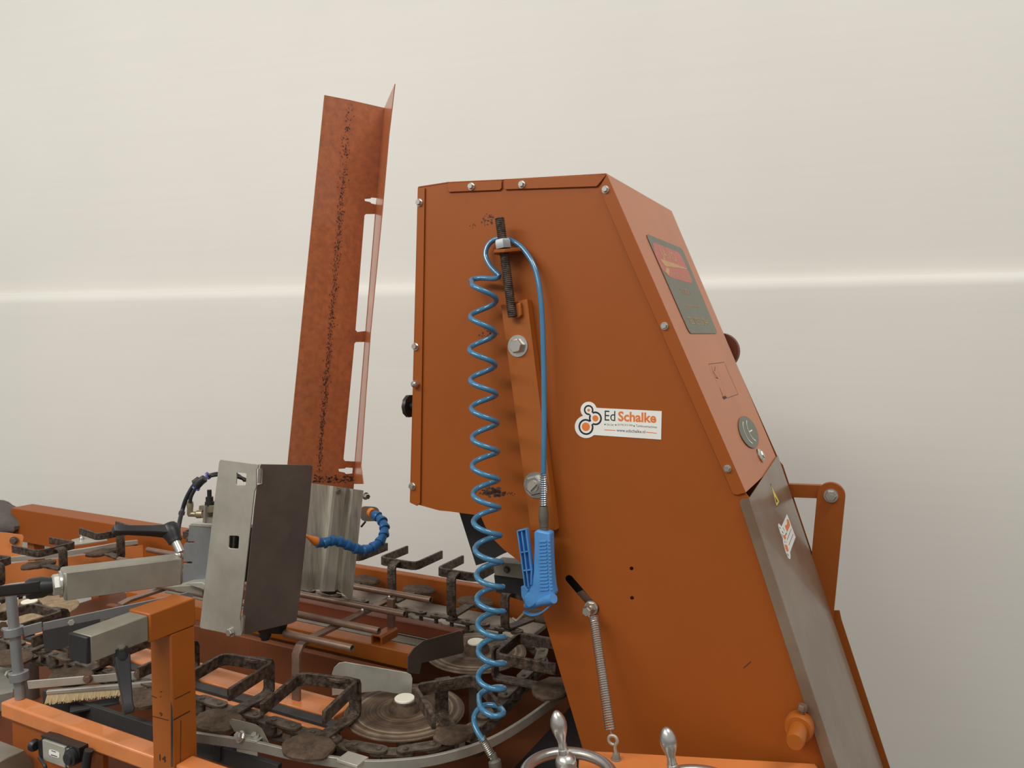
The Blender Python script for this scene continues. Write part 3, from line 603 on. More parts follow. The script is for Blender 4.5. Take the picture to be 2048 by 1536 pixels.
# pot holders
def holder(ru, rw, ang, h, dx, label, ring=.135, rl=.15, pad=.145, twist=0., psc=1.):
    # local +y points outward across the chain, +x to the right of it
    t = thing('pot_holder', label, 'pot holder', (ru, rw, .9), 'rusty pot holders on the chain'); t.rotation_euler = (0, 0, -TH+ang)
    b = MB(); bw = .03; th = .007
    b.flat([V((0, pad-.02, .004)), V((0, .012, .004)), V((0, .004, .007)), V((0, 0, .016)), V((0, 0, h-.014)), V((0, .004, h-.005)), V((0, .014, h)), V((dx*.75, .038, h))], X, bw, th); part('riser', b, RUST, t, .001, local=True)
    y0 = .032; c, s = math.cos(twist), math.sin(twist)
    def q(x, y): return V((dx+x*c-y*s, y0+x*s+y*c, h-.006))
    rr = .014; hw = ring/2
    pts = [q(-hw, rl)]+[q(-hw, rr*1.2), q(-hw+rr*.35, rr*.35), q(-hw+rr*1.2, 0)]+[q(hw-rr*1.2, 0), q(hw-rr*.35, rr*.35), q(hw, rr*1.2)]+[q(hw, rl)]
    b = MB(); b.flat(pts, Z, .026, .008); part('fork', b, RUST, t, .0012, local=True)
    b = MB(); rd = random.Random(int(ru*1000)+5); n = 28; rings = []
    for zz, k in ((-.003, .97), (.004, 1.), (.0085, .93), (.010, .7), (.0105, .4), (.011, .05)):
        rings.append([])
        for j in range(n):
            q_ = 2*PI*j/n; nn = 1+.16*noise.noise(V((math.cos(q_)*1.1, math.sin(q_)*1.1, ru*7)))+.05*noise.noise(V((math.cos(q_)*4, math.sin(q_)*4, ru*7)))
            rings[-1].append(V((math.cos(q_)*.058*psc*k*nn, pad+.002+math.sin(q_)*.042*psc*k*nn, zz+rd.uniform(-.0014, .0014)*(k > .1))))
    b.loft(rings); part('dirt_caked_paddle', b, SOIL, t, local=True)
    return t
front = PI      # outward is -w
def tor(px, py): return T(px, py, .9)
holder(-.38, -.172, PI, .088, .044, 'rusty open pot holder directly left of the front disc', twist=.22)
holder(-.622, -.178, PI, .088, .03, 'rusty pot holder immediately right of the orange post, second left of the front disc', twist=.14)
holder(-.862, -.18, PI, .088, .03, 'rusty pot holder mostly hidden behind the orange post')
holder(-1.11, -.18, PI, .088, .03, 'rusty pot holder behind the natural bristle brush, left of the orange post')
holder(-1.36, -.18, PI, .088, .03, 'rusty pot holder behind the upright steel rod')
holder(-.216, -.086, PI+.85, .088, 0, 'rusty pot holder turning over the front disc behind the blue coil', pad=.09, psc=.75)
holder(-.20, .13, PI+1.62, .088, 0, 'rusty pot holder in the dark gap left of the hood edge, under the blow gun')
holder(-.325, .42, .05-.35, .105, .0, 'rusty pot holder right behind the blow gun nozzle')
holder(-.512, .438, 0, .125, 0, 'rusty pot holder on the back lane behind the blue coil')
holder(-.737, .455, 0, .125, 0, 'rusty pot holder on the back lane right of the grooved chute')
holder(-.955, .455, 0, .125, 0, 'rusty pot holder on the back lane behind the grooved chute')
holder(-1.62, .45, .1, .11, 0, 'rusty pot holder on the back lane behind the mounting bracket')
holder(-1.93, .40, PI/2-.2, .10, 0, 'rusty pot holder under the tip of the black clamp lever')
holder(-1.985, .215, PI/2, .078, 0, 'rusty pot holder at the left end, above the square steel arm')
holder(-1.99, .005, PI/2+.15, .075, 0, 'rusty pot holder at the far left picture edge')
holder(-1.80, -.16, PI-.45, .085, 0, 'rusty pot holder at the far left under the black clamp lever')
# ================================================================== RAILS AND BEAMS OF THE CONVEYOR
frame = thing('potting_conveyor', 'orange pot conveyor frame with shade painted into inner beams and a back beam', 'conveyor', (-.9, .1, 0))
def lowbeam(name, u0, u1, w0, w1, z0, z1, mt, label=None, bev=.003):
    b = MB(); b.box(((u0+u1)/2, (w0+w1)/2, (z0+z1)/2), u1-u0, w1-w0, z1-z0); return part(name, b, mt, frame, bev, label)
tr = thing('track_rail', 'orange inner track rail with a dark rubber strip, along the front chain', 'rail', (-.9, -.15, .8))
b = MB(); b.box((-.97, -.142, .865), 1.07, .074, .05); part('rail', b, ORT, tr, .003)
b = MB(); b.box((-.96, -.192, .868), 1.09, .026, .036); part('rubber_strip', b, RUB, tr, .002)
b = MB(); b.tube([V((-1.5, -.212, .872)), V((-.40, -.212, .872))], .0085, 12); part('edge_bar', b, ORT, tr)
lowbeam('inner_beam', -1.5, -.43, .105, .15, .886, .93, ORB, 'bright orange inner beam')
lowbeam('inner_beam', -1.55, -.42, .33, .36, .87, .908, RED, 'inner beam with its shade painted in as dark red')
lowbeam('strip_bar', -1.55, -.42, .285, .325, .84, .868, GALVD, 'grey strip bar', .001)
lowbeam('back_beam', -1.62, -.1, .655, .69, .83, .925, OR, 'orange back beam')
lowbeam('tray', -1.6, -.3, .375, .645, .835, .848, GALV, 'grey metal tray', .001)
lowbeam('added_dark_sheet', -.20, .1, -.24, .72, .622, .632, BLACK, 'added black sheet darkening the gap below the hood')  # black sheet added over the pan to darken the gap
lowbeam('pan', -2.4, .1, -.4, .72, .60, .62, PAN)
lowbeam('side_wall', -1.55, -.42, .07, .09, .62, .89, PAN)
lowbeam('added_dark_panel', -1.6, .2, .73, .75, .3, .86, PAN)  # dark panel added so the gap behind the chain stays dark
for (u, w) in [(-2.3, -.33), (-2.3, .6), (-.1, .6), (-.95, -.33)]: lowbeam('leg', u-.025, u+.025, w-.025, w+.025, 0, .6, OR, None, .002)
eb = thing('end_beam', 'long orange beam against the back at the far left', 'beam', (-2.4, .67, 0))
b = MB(); b.box((-2.36, .67, .875), 1.28, .10, .15); part('beam', b, OR, eb, .003)
for u in (-2.9, -2.45): b = MB(); b.box((u, .67, .4), .05, .05, .8); part('leg', b, OR, eb, .002)
lb2 = thing('lower_bar', 'dark grey lower bar running just inside the orange front beam', 'bar', T(280, 1467, .84))
c0_, c1_q = T(90, 1393, .84), T(560, 1545, .84)
b = MB(); b.beam(c0_, c1_q, .012, .035); part('bar', b, RUB, lb2, .001)
b = MB(); b.beam(T(432, 1508, .845), T(490, 1470, .845), .02, .03); part('cross_bracket', b, BLACK, lb2, .001)
b = MB(); b.beam(T(140, 1420, .85), T(250, 1398, .85), .035, .006); part('cross_bracket', b, RUB, lb2, .001)
# curved guide rail
gr = thing('guide_rail', 'curved galvanised guide rail bending around the front of the conveyor', 'rail', (-.4, -.3, .85))
rp_ = Ts([(250, 1441), (385, 1463), (500, 1480), (600, 1502), (720, 1519), (800, 1518), (880, 1507), (970, 1480), (1040, 1442), (1110, 1392)], .9)
rp_ = [V((-.74, -.39, .9))]+rp_[1:]+[V((-.03, .2, .9)), V((-.04, .35, .9)), V((-.12, .5, .9)), V((-.25, .58, .9))]
rp_ = [p-Z*.010 for p in rp_]
b = MB(); b.flat(spline(rp_, 6), Z, .020, .008); part('rail', b, RAILG, gr, .001)
o = T(500, 1485, .89); td = (T(560, 1496, .89)-T(470, 1476, .89)).normalized(); nd = V((td.y, -td.x, 0))
b = MB(); b.beam(o-td*.026+nd*.008-Z*.004, o+td*.026+nd*.008-Z*.004, .004, .03); b.beam(o-td*.026+nd*.001+Z*.011, o+td*.026+nd*.001+Z*.011, .02, .003); cl = part('clamp', b, GALV, gr, .0008)
b = MB(); ob = o-td*.014+nd*.01+Z*.014; b.bolt(ob, nd*.8-td*.3+Z*.55, .0095, .010, True); b.lathe(ob, -(nd*.8-td*.3+Z*.55), [(.0045, 0), (.0045, .018)], 12); b.bolt(o+td*.012+Z*.014, Z*.8+nd*.4, .007, .007, True); part('clamp_bolt', b, ZINC, cl)
b = MB(); q0 = o-nd*.004
dp = [T(457, 1441, .925), T(465, 1437, .93), T(515, 1453, .925), T(527, 1462, .92), T(538, 1484, .89), T(500, 1476, .893), T(478, 1466, .9)]
dp = [P(x, y, o-nd*.006, nd) for x, y in [(458, 1443), (463, 1438), (510, 1449), (523, 1458), (539, 1491), (500, 1484), (468, 1462)]]
b.prism(dp, -nd*.002); part('deflector_tab', b, GALVD, gr)
b = MB(); sp_ = T(712, 1522, .89); b.box(sp_+V((0, -.01, .008)), .05, .035, .006); b.box(sp_+V((0, -.06, -.03)), .05, .10, .01); b.box(sp_+V((.02, -.02, -.12)), .03, .03, .2); part('rail_support', b, GALV, gr, .001)
# curved end rail at the far left
er_ = thing('guide_rail', 'curved galvanised guide rail with a wing nut at the far left end of the conveyor', 'rail', (-2.2, .3, .85))
lp = [V((-1.3, -.43, .9)), V((-1.7, -.42, .9)), V((-2.05, -.3, .9)), V((-2.3, -.0, .9)), T(10, 1116), T(95, 1106), T(180, 1094), T(300, 1074), V((-2.0, .78, .9))]
lp = [V((-2.38, .0, .9)), T(10, 1116), T(95, 1107), T(180, 1095), T(250, 1083), T(330, 1074)]
b = MB(); b.flat(spline([p-Z*.008 for p in lp], 6), Z, .018, .012); part('rail', b, GALV, er_, .001)
b = MB(); b.prism(Ts([(143, 1081), (180, 1073), (212, 1078), (215, 1082), (146, 1092)], .905), (0, 0, .004)); part('joint_plate', b, GALV, er_)
o = T(163, 1079, .909); b = MB(); b.lathe(o, Z, [(.010, 0), (.008, .008), (.006, .012)], 12)
for s_ in (-1, 1): b.prism([o+V((s_*.004, 0, .004)), o+V((s_*.02, 0, .024)), o+V((s_*.014, 0, .03)), o+V((s_*.002, 0, .012))], (0, .004, 0))
part('wing_nut', b, ZINC, er_)
# side sheet of the left end (orange plates seen around the far turn)
b = MB(); b.flat(spline([p-Z*.055-(p-V((-1.66, .1, .9))).normalized()*.03 for p in lp], 6), Z, .075, .004); solo('end_skirt', b, ORT, 'curved orange skirt under the guide rail at the far left end', 'panel', (-2.2, .3, .8))
b = MB(); pl0 = [N(x, y, -2.45) for x, y in [(-60, 1064), (22, 1068), (44, 1071), (47, 1076), (40, 1122), (-60, 1130)]]
b = MB(); b.prism([P(x, y, T(20, 1110, .9), (.6, -.8, 0)) for x, y in [(-60, 1060), (14, 1066), (44, 1070), (47, 1075), (38, 1118), (-60, 1128)]], (-.003, .003, 0)); e0 = solo('end_plate', b, ORT, 'bright orange plate with a bolt at the far left picture edge', 'panel', T(0, 1115, .86))
o = P(28, 1081, T(20, 1110, .9)+V((.004, -.004, 0)), (.6, -.8, 0)); b = MB(); b.bolt(o, V((.6, -.8, 0)), .012, .01); part('plate_bolt', b, STEELD, e0)
# deflector plates over the discs
def deflector(px, w0, mt, label, nvec, p0, tilt):
    b = MB(); pts = [P(x, y, p0, nvec) for x, y in px]; b.prism(pts, V(nvec)*.0025); c = sum(pts, V())/len(pts)
    return solo('deflector_plate', b, mt, label, 'plate', (c.x, c.y, min(p.z for p in pts)), .0006, 'steel deflector plates at the discs')
nv = V((-.45, .9, 0)).normalized()
deflector([(664, 1346), (668, 1335), (678, 1326), (690, 1324), (812, 1345), (822, 1350), (825, 1358), (823, 1392), (760, 1382), (664, 1391)], 0, GALV, 'bright steel deflector plate with rounded corners by the front disc', nv, T(822, 1395, .9), 0)
nv2 = V((.95, -.3, 0)).normalized()
deflector([(814, 1345), (815, 1312), (826, 1296), (846, 1281), (918, 1261), (925, 1265), (927, 1300), (924, 1306), (842, 1326), (838, 1348)], 0, STEELD, 'dark steel deflector plate with a bright rounded edge by the rear disc', nv2, T(840, 1340, .9), 0)
# ================================================================== TUBE RACK
rk = thing('tube_rack', 'rack of four brown steel tubes on flat cross bars above the conveyor', 'rack', (-.8, .05, .93))
zr = 1.03
for (x0, y0), (x1, y1), r in [((292, 1100), (864, 1199), .0085), ((229, 1121), (816, 1225), .0085), ((300, 1172), (766, 1258), .0085), ((568, 1267), (706, 1296), .0085)]:
    a, c = T(x0, y0, zr), T(x1, y1, zr); wv = (a.y+c.y)/2; 
    b = MB(); b.tube([V((a.x, wv, zr)), V(((a.x+c.x)/2, wv, zr)), V((c.x, wv, zr))], r, 14, inner=.72); part('tube', b, TUBEB, rk)
uc = T(640, 1262, zr).x+.055; foot = V((-.563, -.15, .888))
uc = foot.x
b = MB(); b.flat([V((uc, .225, zr-.014)), V((uc, -.118, zr-.014)), V((uc, -.140, zr-.018)), V((uc, -.152, zr-.034)), V((uc, -.154, .889))], X, .022, .008); part('cross_bar', b, TUBEB, rk, .001)
b = MB(); b.flat([V((uc-.62, .225, zr-.014)), V((uc-.62, -.118, zr-.014)), V((uc-.62, -.14, zr-.018)), V((uc-.62, -.154, .889))], X, .022, .008); part('cross_bar', b, TUBEB, rk, .001)
fp = T(763, 1274, .935); b = MB(); f1 = F(771, 1226, fp.y); b.box(V((fp.x+.01, fp.y+.03, (zr+.93)/2)), .02, .012, zr-.93); part('post', b, TUBEB, rk, .001)
b = MB(); b.flat([V((fp.x-.005, fp.y, .93)), V((fp.x-.005, fp.y, .948)), V((fp.x-.001, fp.y, .952)), V((fp.x+.021, fp.y, .952)), V((fp.x+.025, fp.y, .948)), V((fp.x+.025, fp.y, .93))], Y_, .07, .004); part('channel_foot', b, ORB, rk)
b = MB()
for w in (.215, .1, -.008): b.ball((uc, w-.010, zr-.008), .006, 10)
part('weld', b, ZINC, rk)
# ================================================================== FRONT BEAM, POST, TEE
pwp = -.49
post = thing('tee_post', 'upright orange square post with a sleeve head and marker lines', 'post', (-.64, -.45, 0))
zs1 = F(300, 1229, -.51).z; zs0 = F(300, 1287, -.51).z; sh = zs1-zs0; su0 = F(300, 1250, -.51).x
sl = thing
wS0 = -.51; e1 = N(391, 1192, F(299, 1228, wS0).x+.0); wS1 = e1.y
fe = F(299, 1228, wS0); fl = T(255, 1219, fe.z); sw = fe.x-fl.x
pu1 = fe.x-.002; wf = N(341, 1300, pu1).y; ps = pu1-F(303, 1400, wf).x
b = MB(); b.box((pu1-ps/2, wf+ps/2, (fe.z-sh)/2), ps, ps, fe.z-sh); part('post', b, ORB, post, .003)
b = MB(); b.box((fe.x-sw/2, (wS0+wS1)/2, fe.z-sh/2), sw, wS1-wS0, sh); part('sleeve', b, ORB, post, .003)
def mark(x0, y0, x1, y1, face, th=.0014):
    if face == 'u': a, c, n = F(x0, y0, wf-.0007), F(x1, y1, wf-.0007), Y_
    else: a, c, n = N(x0, y0, pu1+.0007), N(x1, y1, pu1+.0007), X
    b = MB(); strip(b, [a, c], th, n); part('marker_line', b, INKM, post, flatten=True)
for q_ in [(303, 1392, 313, 1396, 'u'), (303, 1432, 337, 1441, 'u'), (320, 1384, 324, 1383, 'u'), (320, 1394, 322, 1393, 'u'), (350, 1398, 381, 1383, 'w'), (347, 1440, 380, 1422, 'w', .002), (362, 1440, 361, 1534, 'w', .001)]: mark(*q_)
for t_, x, y, wpx, hpx in (('9', 319, 1432, 6, 8), ('14', 319, 1521, 14, 13)):
    a = F(x, y, wf-.0007); b = MB(); b.text(t_, a, X, Z, m(wpx, a)*1.3, m(hpx, a)); part('marker_number', b, INKM, post, flatten=True)
b = MB(); b.prism([N(x, y, pu1+.0005) for x, y in [(341.5, 1402), (345, 1420), (346, 1450), (346, 1534), (341.5, 1534)]], (.0004, 0, 0)); part('bare_metal_scrape', b, STEELD, post, flatten=True)
fb = thing('front_beam', 'orange square tube beam along the lower left corner', 'beam', (-.8, wf, 0))
best = None
for k in range(80):
    wb = wf+.01+k*.001; zt_ = F(38, 1389, wb).z; fr = T(0, 1404, zt_).y
    if best is None or abs(fr-wf-.004) < best[0]: best = (abs(fr-wf-.004), wb, zt_, fr)
_, wbk, zt_, wfr = best; a0 = F(38, 1389, wbk); bh = .036
for u0, u1 in ((a0.x, pu1-ps-.0005), (pu1+.0005, -.25)):
    b = MB(); b.box(((u0+u1)/2, (wbk+wfr)/2, zt_-bh/2), u1-u0, wbk-wfr, bh); part('beam', b, ORT, fb, .005)
b = MB(); b.box((a0.x+.02+.16, wfr+.02, (zt_-bh)/2), .32, .012, zt_-bh); part('apron', b, OR, fb)
tube = thing('square_tube', 'short galvanised square tube with a black end cap clamped in the post sleeve', 'square tube', F(240, 1300, -.55))
tw = sw*.86; thh = sh*.86; w_end = N(182, 1271, fe.x-.003).y
b = MB(); b.box((fe.x-sw/2, (w_end+wS0)/2, fe.z-sh/2), tw, wS0-w_end, thh); part('tube', b, GALVD, tube, .002)
b = MB(); b.box((fe.x-sw/2, w_end-.004, fe.z-sh/2), tw*1.0, .008, thh*1.0); part('end_cap', b, BLACK, tube, .002)
def lever(name, label, hub, hax, hr, hlen, tip, mt=BLACK, group='black clamp levers', w0=.011, w1=.008, stud=.03, drop=.0):
    hub, tip = V(hub), V(tip); hax = V(hax).normalized(); t = thing(name, label, 'clamp lever', hub, group)
    b = MB(); b.lathe(hub-hax*hlen*.5, hax, [(hr*.55, -.0), (hr*.8, .001), (hr, hlen*.15), (hr*1.02, hlen*.55), (hr*.82, hlen*.8), (hr*.78, hlen)], 20); part('hub', b, mt, t)
    d = tip-hub; L_ = d.length; d.normalize(); sd = d.cross(hax).normalized(); n = sd.cross(d); b = MB()
    st_ = [(.0, w0, .011), (.35, w0*.82, .008), (.8, w1*.85, .0075), (.93, w1, .0095), (1., w1*.8, .007)]
    b.loft([[hub+n*drop+d*L_*f+sd*a+n*c, hub+n*drop+d*L_*f-sd*a+n*c, hub+n*drop+d*L_*f-sd*a-n*c, hub+n*drop+d*L_*f+sd*a-n*c] for f, a, c in st_][0:]); part('handle', b, mt, t, .002)
    b = MB(); b.lathe(hub+hax*hlen*.45, hax, [(hr*.5, 0), (hr*.5, stud)], 14); part('stud', b, ZINC, t)
    return t
hubp = V((fe.x-sw*.45, N(262, 1305, fe.x-sw*.5).y, fe.z-sh-.014))
hubp = F(243, 1306, (w_end+wS0)/2); hubp.z = fe.z-sh*.93-.008
tipp = F(258, 1428, hubp.y-.02)
lever('clamp_lever', 'black clamp lever hanging down under the galvanised square tube', hubp, Z, .014, .03, tipp, w0=.013, w1=.009, stud=.004)
# ================================================================== UPRIGHT ROD WITH BRUSHES

rb = T(41, 1397, zt_); rt = P(21, 1180, rb, (0, 1, 0)); rbx = rb
ur = thing('upright_rod', 'round grey steel rod standing on the front beam at the far left', 'rod', rb)
rad_ = m(10, rb); b = MB(); b.tube([rb, rb.lerp(rt, .5), rt], rad_, 18); part('rod', b, GALVB, ur)
def collar(par, y, x): 
    o = P(x, y, rb, (0, 1, 0)); ax = (rt-rb).normalized(); b = MB(); h = m(17, o); b.lathe(o-ax*h/2, ax, [(rad_*1.0, 0), (rad_*1.75, 0), (rad_*1.75, h), (rad_*1.0, h)], 24); return o, b
o1, b1 = collar(ur, 1263, 28); c1 = part('collar', b1, GALVB, ur, .001)
o2, b2 = collar(ur, 1352, 38); c2 = part('collar', b2, GALVB, ur, .001)
b = MB(); b.tube([o2-X*.03+Y_*-.004, o2], .0055, 10); b.bolt(o2-X*.028-Y_*.004, -X, .0095, .008, False); part('collar_screw', b, ZINC, c2)
b = MB(); q1 = o1-X*.036-Y_*.004; b.tube([q1, o1], .006, 10); b.lathe(q1-X*.005, -X+Y_*-.3, [(.018, 0), (.02, .003), (.02, .008), (.016, .01)], 8); part('collar_screw', b, ZINC, c1)
# upper bracket arm with rubber flap
ub = thing('rubber_flap_arm', 'flat galvanised arm with a hanging black rubber flap on the upper collar', 'arm', o1)
npl = V((-DD.y, DD.x, 0)); pU = o1+V((.0, -.012, 0))
def U_(x, y, o=0.): return P(x, y, pU+npl*o, npl)
b = MB(); b.prism([U_(x, y) for x, y in [(45, 1253), (83, 1243), (84, 1262), (48, 1272)]], npl*-.006)
b.prism([U_(x, y) for x, y in [(85, 1245), (385, 1182), (385, 1203), (86, 1263)]], npl*-.004); part('arm', b, GALVB, ub, .0008)
o = U_(142, 1244, .001); b = MB(); b.bolt(o, npl if npl.dot(CM-o) > 0 else -npl, .008, .006); part('arm_bolt', b, GALV, ub)
b = MB(); b.prism([U_(x, y, -.006) for x, y in [(85, 1262), (200, 1238), (200, 1278), (90, 1305)]], npl*.004); part('rubber_flap', b, RUB, ub)
bs = thing('brush_arm', 'galvanised arm with a long natural bristle brush above the front beam', 'brush', o2)
wd2 = math.radians(12.6)+TH; db = V((math.cos(wd2), math.sin(wd2), 0)); nB = V((db.y, -db.x, 0)); pB = o2+V((.01, -.0, 0))
def B(x, y, o=0.): return P(x, y, pB+nB*o, nB)
b = MB(); b.prism([B(x, y) for x, y in [(55, 1361), (310, 1339), (310, 1354), (58, 1377)]], nB*.004); part('arm', b, GALV, bs, .0008)
for x, y in ((176, 1357), (277, 1348)):
    o = B(x, y, .004); b = MB(); b.bolt(o, nB, .0085, .007); part('arm_bolt', b, TUBEB, bs)
b = MB(); b.prism([B(x, y, -.006) for x, y in [(96, 1378), (310, 1360), (310, 1369), (96, 1385)]], nB*.012); part('brush_spine', b, GALV, bs, .001)
b = MB(); br = random.Random(5); b.prism([B(x, y, -.004) for x, y in [(97, 1384), (308, 1368), (308, 1382), (200, 1391), (94, 1404)]], nB*.008)
for i in range(95):
    x = 97+i*2.24; y = 1383.5-(i*2.24)*.082
    for k in range(2):
        o_ = -.003+.005*k; x0 = x+br.uniform(-1, 1); ln_ = 25-(i/95)*6+br.uniform(-2, 2); a = B(x0, y, o_); c = B(x0-6+br.uniform(-2, 2), y+ln_, o_+br.uniform(-.002, .002)); b.tube([a, c], .0018, 5)
part('bristles', b, BRIS, bs, kind='stuff')
# ================================================================== SQUARE ARM AND ITS LEVERS
Y0 = 1.42; aP = D(128, 1145, Y0); n53 = V((-DD.y, DD.x, 0))
if n53.dot(CM-aP) < 0: n53 = -n53
def Q(x, y, o=0.): return P(x, y, aP+n53*o, n53)
arm = thing('square_tube', 'long galvanised square tube arm reaching to the tilted steel guard box', 'square tube', aP)
q0, q1 = Q(126, 1146), Q(366, 1117); hh = (Q(128, 1146)-Q(128, 1203)).length; 
dirA = (q1-q0); up_ = Z
b = MB(); th2 = hh*.95; b.prism([q0, q1, q1-Z*hh, q0-Z*hh], -n53*th2); part('tube', b, GALVD, arm, .005)
b = MB(); o = q0-Z*hh*.5-n53*th2*.5; b.lathe(o, -DD, [(hh*.46, 0), (hh*.46, .004)], 24); b.bolt(o-DD*.004, -DD, hh*.38, .012, False); part('end_nut', b, ZINC, arm)
hb_ = o-DD*.034
lever('clamp_lever', 'black clamp lever on the left end of the square steel arm', hb_, DD, .0195, .05, D(-30, 1186, 1.28), w0=.012, w1=.011, stud=.02)
ho = D(343, 1066, 1.60); hax = (D(362, 1104, 1.585)-D(338, 1052, 1.605)).normalized()
lever('clamp_lever', 'black clamp lever with its handle lying left above the square arm', ho, hax, .018, .042, D(226, 1063, 1.52), w0=.013, w1=.010, stud=.028, drop=-.004)
# ================================================================== STEEL GUARD BOX (two hinged sheets), bracket
P0 = D(522, 928, 1.65); wL = P0.y
def BL(x, y, o=0.): return F(x, y, wL+o)
bp0, bp1 = BL(523, 928), BL(487, 1270); nDr = (bp1-bp0).cross(DD).normalized()
if nDr.dot(CM-bp0) < 0: nDr = -nDr
def DR(x, y, o=0.): return P(x, y, bp0+nDr*o, nDr)
box = thing('guard_box', 'tilted steel guard of two hinged sheets, grey left and dark brown right', 'guard', (bp1.x, bp1.y, bp1.z))
k1 = 400/1463
def c1_(l): return [(380+x*k1, 880+y*k1) for x, y in l]
lo_ = c1_([(222, 143), (505, 178), (497, 205), (484, 215), (484, 345), (470, 380), (380, 1180), (365, 1300), (382, 1400), (375, 1430), (350, 1433), (80, 1378), (70, 1365), (212, 160)])
h1_ = [BL(*p) for p in c1_([(345, 238), (405, 243), (412, 250), (407, 325), (402, 330), (342, 327), (338, 320), (340, 245)])]
h2_ = [BL(*p) for p in c1_([(293, 700), (350, 702), (359, 710), (354, 788), (347, 796), (288, 792), (281, 784), (286, 707)])]
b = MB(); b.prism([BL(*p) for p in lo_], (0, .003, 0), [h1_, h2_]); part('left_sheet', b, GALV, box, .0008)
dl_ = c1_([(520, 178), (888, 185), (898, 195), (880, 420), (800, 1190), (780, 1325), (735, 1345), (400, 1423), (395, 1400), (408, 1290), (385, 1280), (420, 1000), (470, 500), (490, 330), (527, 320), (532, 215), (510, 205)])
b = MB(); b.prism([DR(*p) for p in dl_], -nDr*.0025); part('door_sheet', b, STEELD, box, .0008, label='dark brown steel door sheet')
for (x, y0, y1) in ((510, 210, 315), (385, 1288, 1392)):
    a, c = [DR(*p, .004) for p in c1_([(x+4, y0), (x-2, y1)])]; b = MB(); b.tube([a, c], .0045, 12); part('hinge', b, ZINC, box)
o = BL(*c1_([(302, 1402)])[0]); b = MB(); b.bolt(o, -Y_, .009, .008); part('corner_bolt', b, ZINC, box)
b = MB(); b.prism([DR(*p, -.03) for p in c1_([(500, 1300), (735, 1300), (690, 1425), (500, 1412)])], -nDr*.05); part('sensor_body', b, BLACK, box, .002)
b = MB(); o = DR(*c1_([(550, 1435)])[0], -.045); b.lathe(o+Z*.012, -Z, [(.014, 0), (.014, .012), (.010, .013), (.010, .02)], 12); part('sensor_knob', b, BLACK, box)
b = MB(); b.prism([BL(x, y, .03) for x, y in c1_([(250, 640), (380, 660), (370, 1050), (240, 1040)])], (0, .05, 0)); part('valve_block', b, BLACK, box)
b = MB(); b.tube([BL(*c1_([(325, 705)])[0], .025), BL(*c1_([(320, 790)])[0], .025)], .0025, 8); part('valve_rod', b, ZINC, box)
# bracket
bk = thing('mounting_bracket', 'folded blue grey galvanised bracket joining the square arm to the guard box', 'bracket', Q(370, 1170))
def BK(x, y, o=0.): return F(x, y, wL+.03+o)
k3 = 240/2048
def c3_(l): return [(200+x*k3, 1030+y*k3) for x, y in l]
b = MB(); b.prism([BK(*p) for p in c3_([(1520, 180), (1900, 195), (1900, 1190), (1760, 1250), (1410, 1160), (1420, 830), (1560, 835), (1580, 810), (1560, 795), (1420, 795), (1425, 510), (1450, 480), (1600, 478), (1625, 465), (1610, 452), (1500, 450)])], (0, .003, 0)); part('web', b, GALVB, bk, .0005)
b = MB(); b.prism([BK(*p) for p in c3_([(1505, 185), (1560, 145), (1905, 165), (1900, 235), (1560, 195)])], (0, .05, 0)); part('top_flange', b, GALV, bk, .001)
b = MB(); b.prism([BK(*p, -.03) for p in c3_([(1410, 1165), (1740, 1150), (1800, 1200), (1770, 1270)])], (0, .035, 0)); part('bottom_flange', b, GALV, bk, .001)
b = MB(); b.prism([BK(*p, .02) for p in c3_([(1180, 1230), (1640, 1195), (1750, 1290), (1750, 1380), (1640, 1350), (1300, 1300)])], (0, .05, 0)); part('lower_plate', b, GALVD, bk, .001)
b = MB(); o = D(357, 1111, 1.585); b.ball(o, m(9, o), 14); part('ball_nut', b, ZINC, bk)
# ================================================================== PNEUMATICS
k5 = 120/1317
def c5(x, y): return (340+x*k5, 930+y*k5)
Yp = 1.72
pt = thing('air_tube', 'pair of black air tubes with a push-in connector looping into the guard box', 'tube', D(372, 1030, Yp))
b = MB(); b.tube(spline([D(*c5(170, 1500), Yp-.05), D(*c5(210, 1250), Yp-.03), D(*c5(270, 1000), Yp), D(*c5(350, 750), Yp), D(*c5(470, 520), Yp), D(*c5(560, 400), Yp)], 6), .0048, 10); part('tube', b, BLACK, pt)
b = MB(); b.tube(spline([D(*c5(440, 830), Yp-.005), D(*c5(460, 700), Yp-.005), D(*c5(530, 560), Yp-.005), D(*c5(590, 480), Yp-.005)], 6), .0042, 10); part('tube', b, BLACK, pt)
b = MB(); b.tube(spline([D(*c5(820, 240), Yp), D(*c5(950, 205), Yp), D(*c5(1100, 195), Yp+.01), D(480, 955, Yp+.02), D(500, 965, Yp+.03)], 6), .0042, 10); b.tube(spline([D(*c5(860, 260), Yp), D(*c5(1000, 225), Yp), D(470, 948, Yp+.02), D(490, 962, Yp+.02)], 6), .0035, 10); part('tube', b, BLACK, pt)
b = MB(); b.tube([D(*c5(580, 470), Yp), D(*c5(660, 370), Yp), D(*c5(760, 290), Yp)], .009, 14, radii=[.0085, .0095, .0085]); b.tube([D(*c5(530, 400), Yp+.008), D(*c5(640, 320), Yp+.008)], .008, 12); b.tube([D(*c5(700, 320), Yp), D(*c5(760, 400), Yp)], .006, 10); con = part('connector', b, BLACK, pt)
for x, y, dx, dy in ((585, 490, -20, 30), (815, 245, 30, -15)):
    a = D(*c5(x, y), Yp); c = D(*c5(x+dx, y+dy), Yp); b = MB(); b.tube([a, c], .0088, 14); part('collar', b, PURP, con)
b = MB(); o = D(*c5(275, 1060), Yp); b.tube([D(*c5(265, 1020), Yp), D(*c5(250, 1090), Yp)], .0068, 12); part('cable_tie', b, BLACK, pt)
